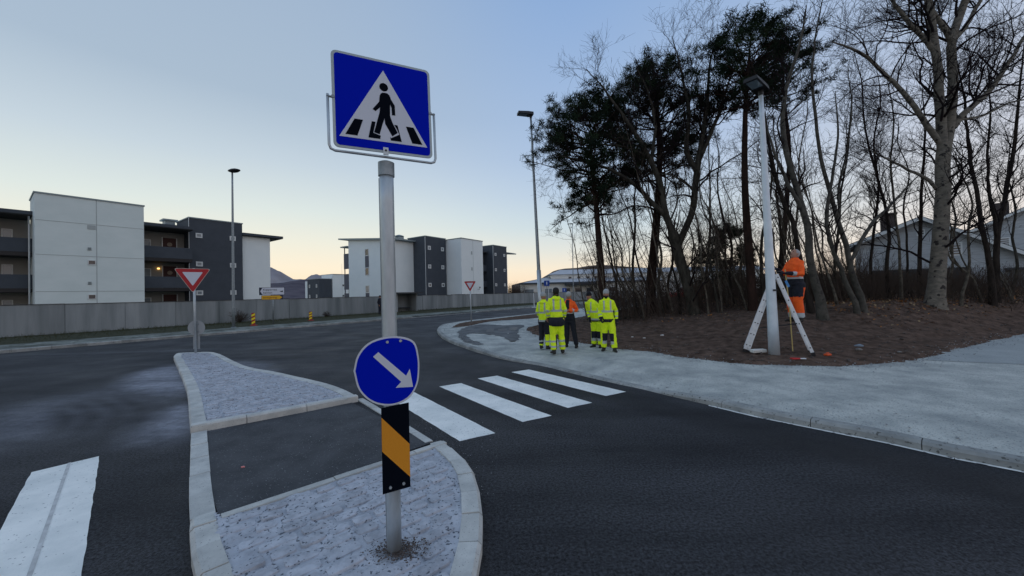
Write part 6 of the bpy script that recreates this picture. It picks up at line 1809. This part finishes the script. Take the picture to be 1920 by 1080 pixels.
# stones dug up on the dirt
M_rock = mat('field_stone', (.12, .11, .105), .95, (.24, .23, .21), 14, bump=.6, bscale=30, coord='Object')
rng = random.Random(9); first = None
for i in range(13):
    u = rng.uniform(1165, 1720); v = rng.uniform(596, 640); p_ = gp(u, v, .45); z = bz(p_.x, p_.y)
    if p_.y > 19 : continue
    if first is None:
        b = MB(); ball(b, (0, 0, 0), .10, .075, .055, 9); b.v = [(x * rng.uniform(.85, 1.15), y * rng.uniform(.85, 1.15), q_ * rng.uniform(.85, 1.15)) for x, y, q_ in b.v]
        o = first = b.build('field_stone', M_rock, smooth=True)
    else:
        o = first.copy(); COL.objects.link(o)
    o.location = (p_.x, p_.y, z + .015); s_ = rng.uniform(.25, .8); o.scale = (s_, s_, s_ * rng.uniform(.7, 1)); o.rotation_euler = (0, 0, rng.uniform(0, 6))
    tag(o, 'loose grey field stone on the bare dirt under the trees', 'stone', 'stones on the dirt')
# logs at the edge of the thicket
for u0, v0, u1, v1, r_, lb in ((1160, 598, 1195, 597, .05, 'grey log lying at the edge of the thicket right of the workers'),):
    a = gp(u0, v0, .5); c_ = gp(u1, v1, .5); a.z = bz(a.x, a.y) + .04; c_.z = bz(c_.x, c_.y) + .04
    tag(MB().tube([a, a.lerp(c_, .5) + Vector((0, 0, .03)), c_], [r_, r_ * .9, r_ * .7], 9).build('fallen_log', M_barkg, smooth=True), lb, 'log')
# parked car glimpsed through the trees
cp = at(1302, 540, 34); cz = .55
CR = empty('parked_car', (cp.x, 34, cz), R(8)); tag(CR, 'red car glimpsed between the trunks behind the mossy tree', 'car')
b = MB()
prof = [(-2.1, .35), (-2.15, .75), (-1.9, .92), (-1.2, .98), (-.6, 1.42), (.8, 1.45), (1.5, 1.0), (2.05, .9), (2.12, .6), (2.1, .35)]
n = len(prof); b.add([(x, -.85, z) for x, z in prof] + [(x, .85, z) for x, z in prof], [tuple(range(n)), tuple(range(2 * n - 1, n - 1, -1))] + [(i + n, (i + 1) % n + n, (i + 1) % n, i) for i in range(n)])
b.build('body', mat('car_red', (.45, .01, .012), .3), CR)
for x in (-1.35, 1.35):
    for y_ in (-.80, .80): MB().tube([(x, y_ - .10, .34), (x, y_ + .10, .34)], .33, 18).build('wheel', M_black, CR)
MB().add([(-1.05, -.856, 1.0), (-.55, -.856, 1.36), (.75, -.856, 1.38), (1.3, -.856, 1.02)], [(0, 3, 2, 1)]).build('side_window', M_glass, CR)
for y_ in (-.6, .6): MB().box((-2.17, y_ - .15, .70), (-2.13, y_ + .15, .84)).build('tail_light', mat('tail_light_red', (.6, .01, .01), .3), CR)
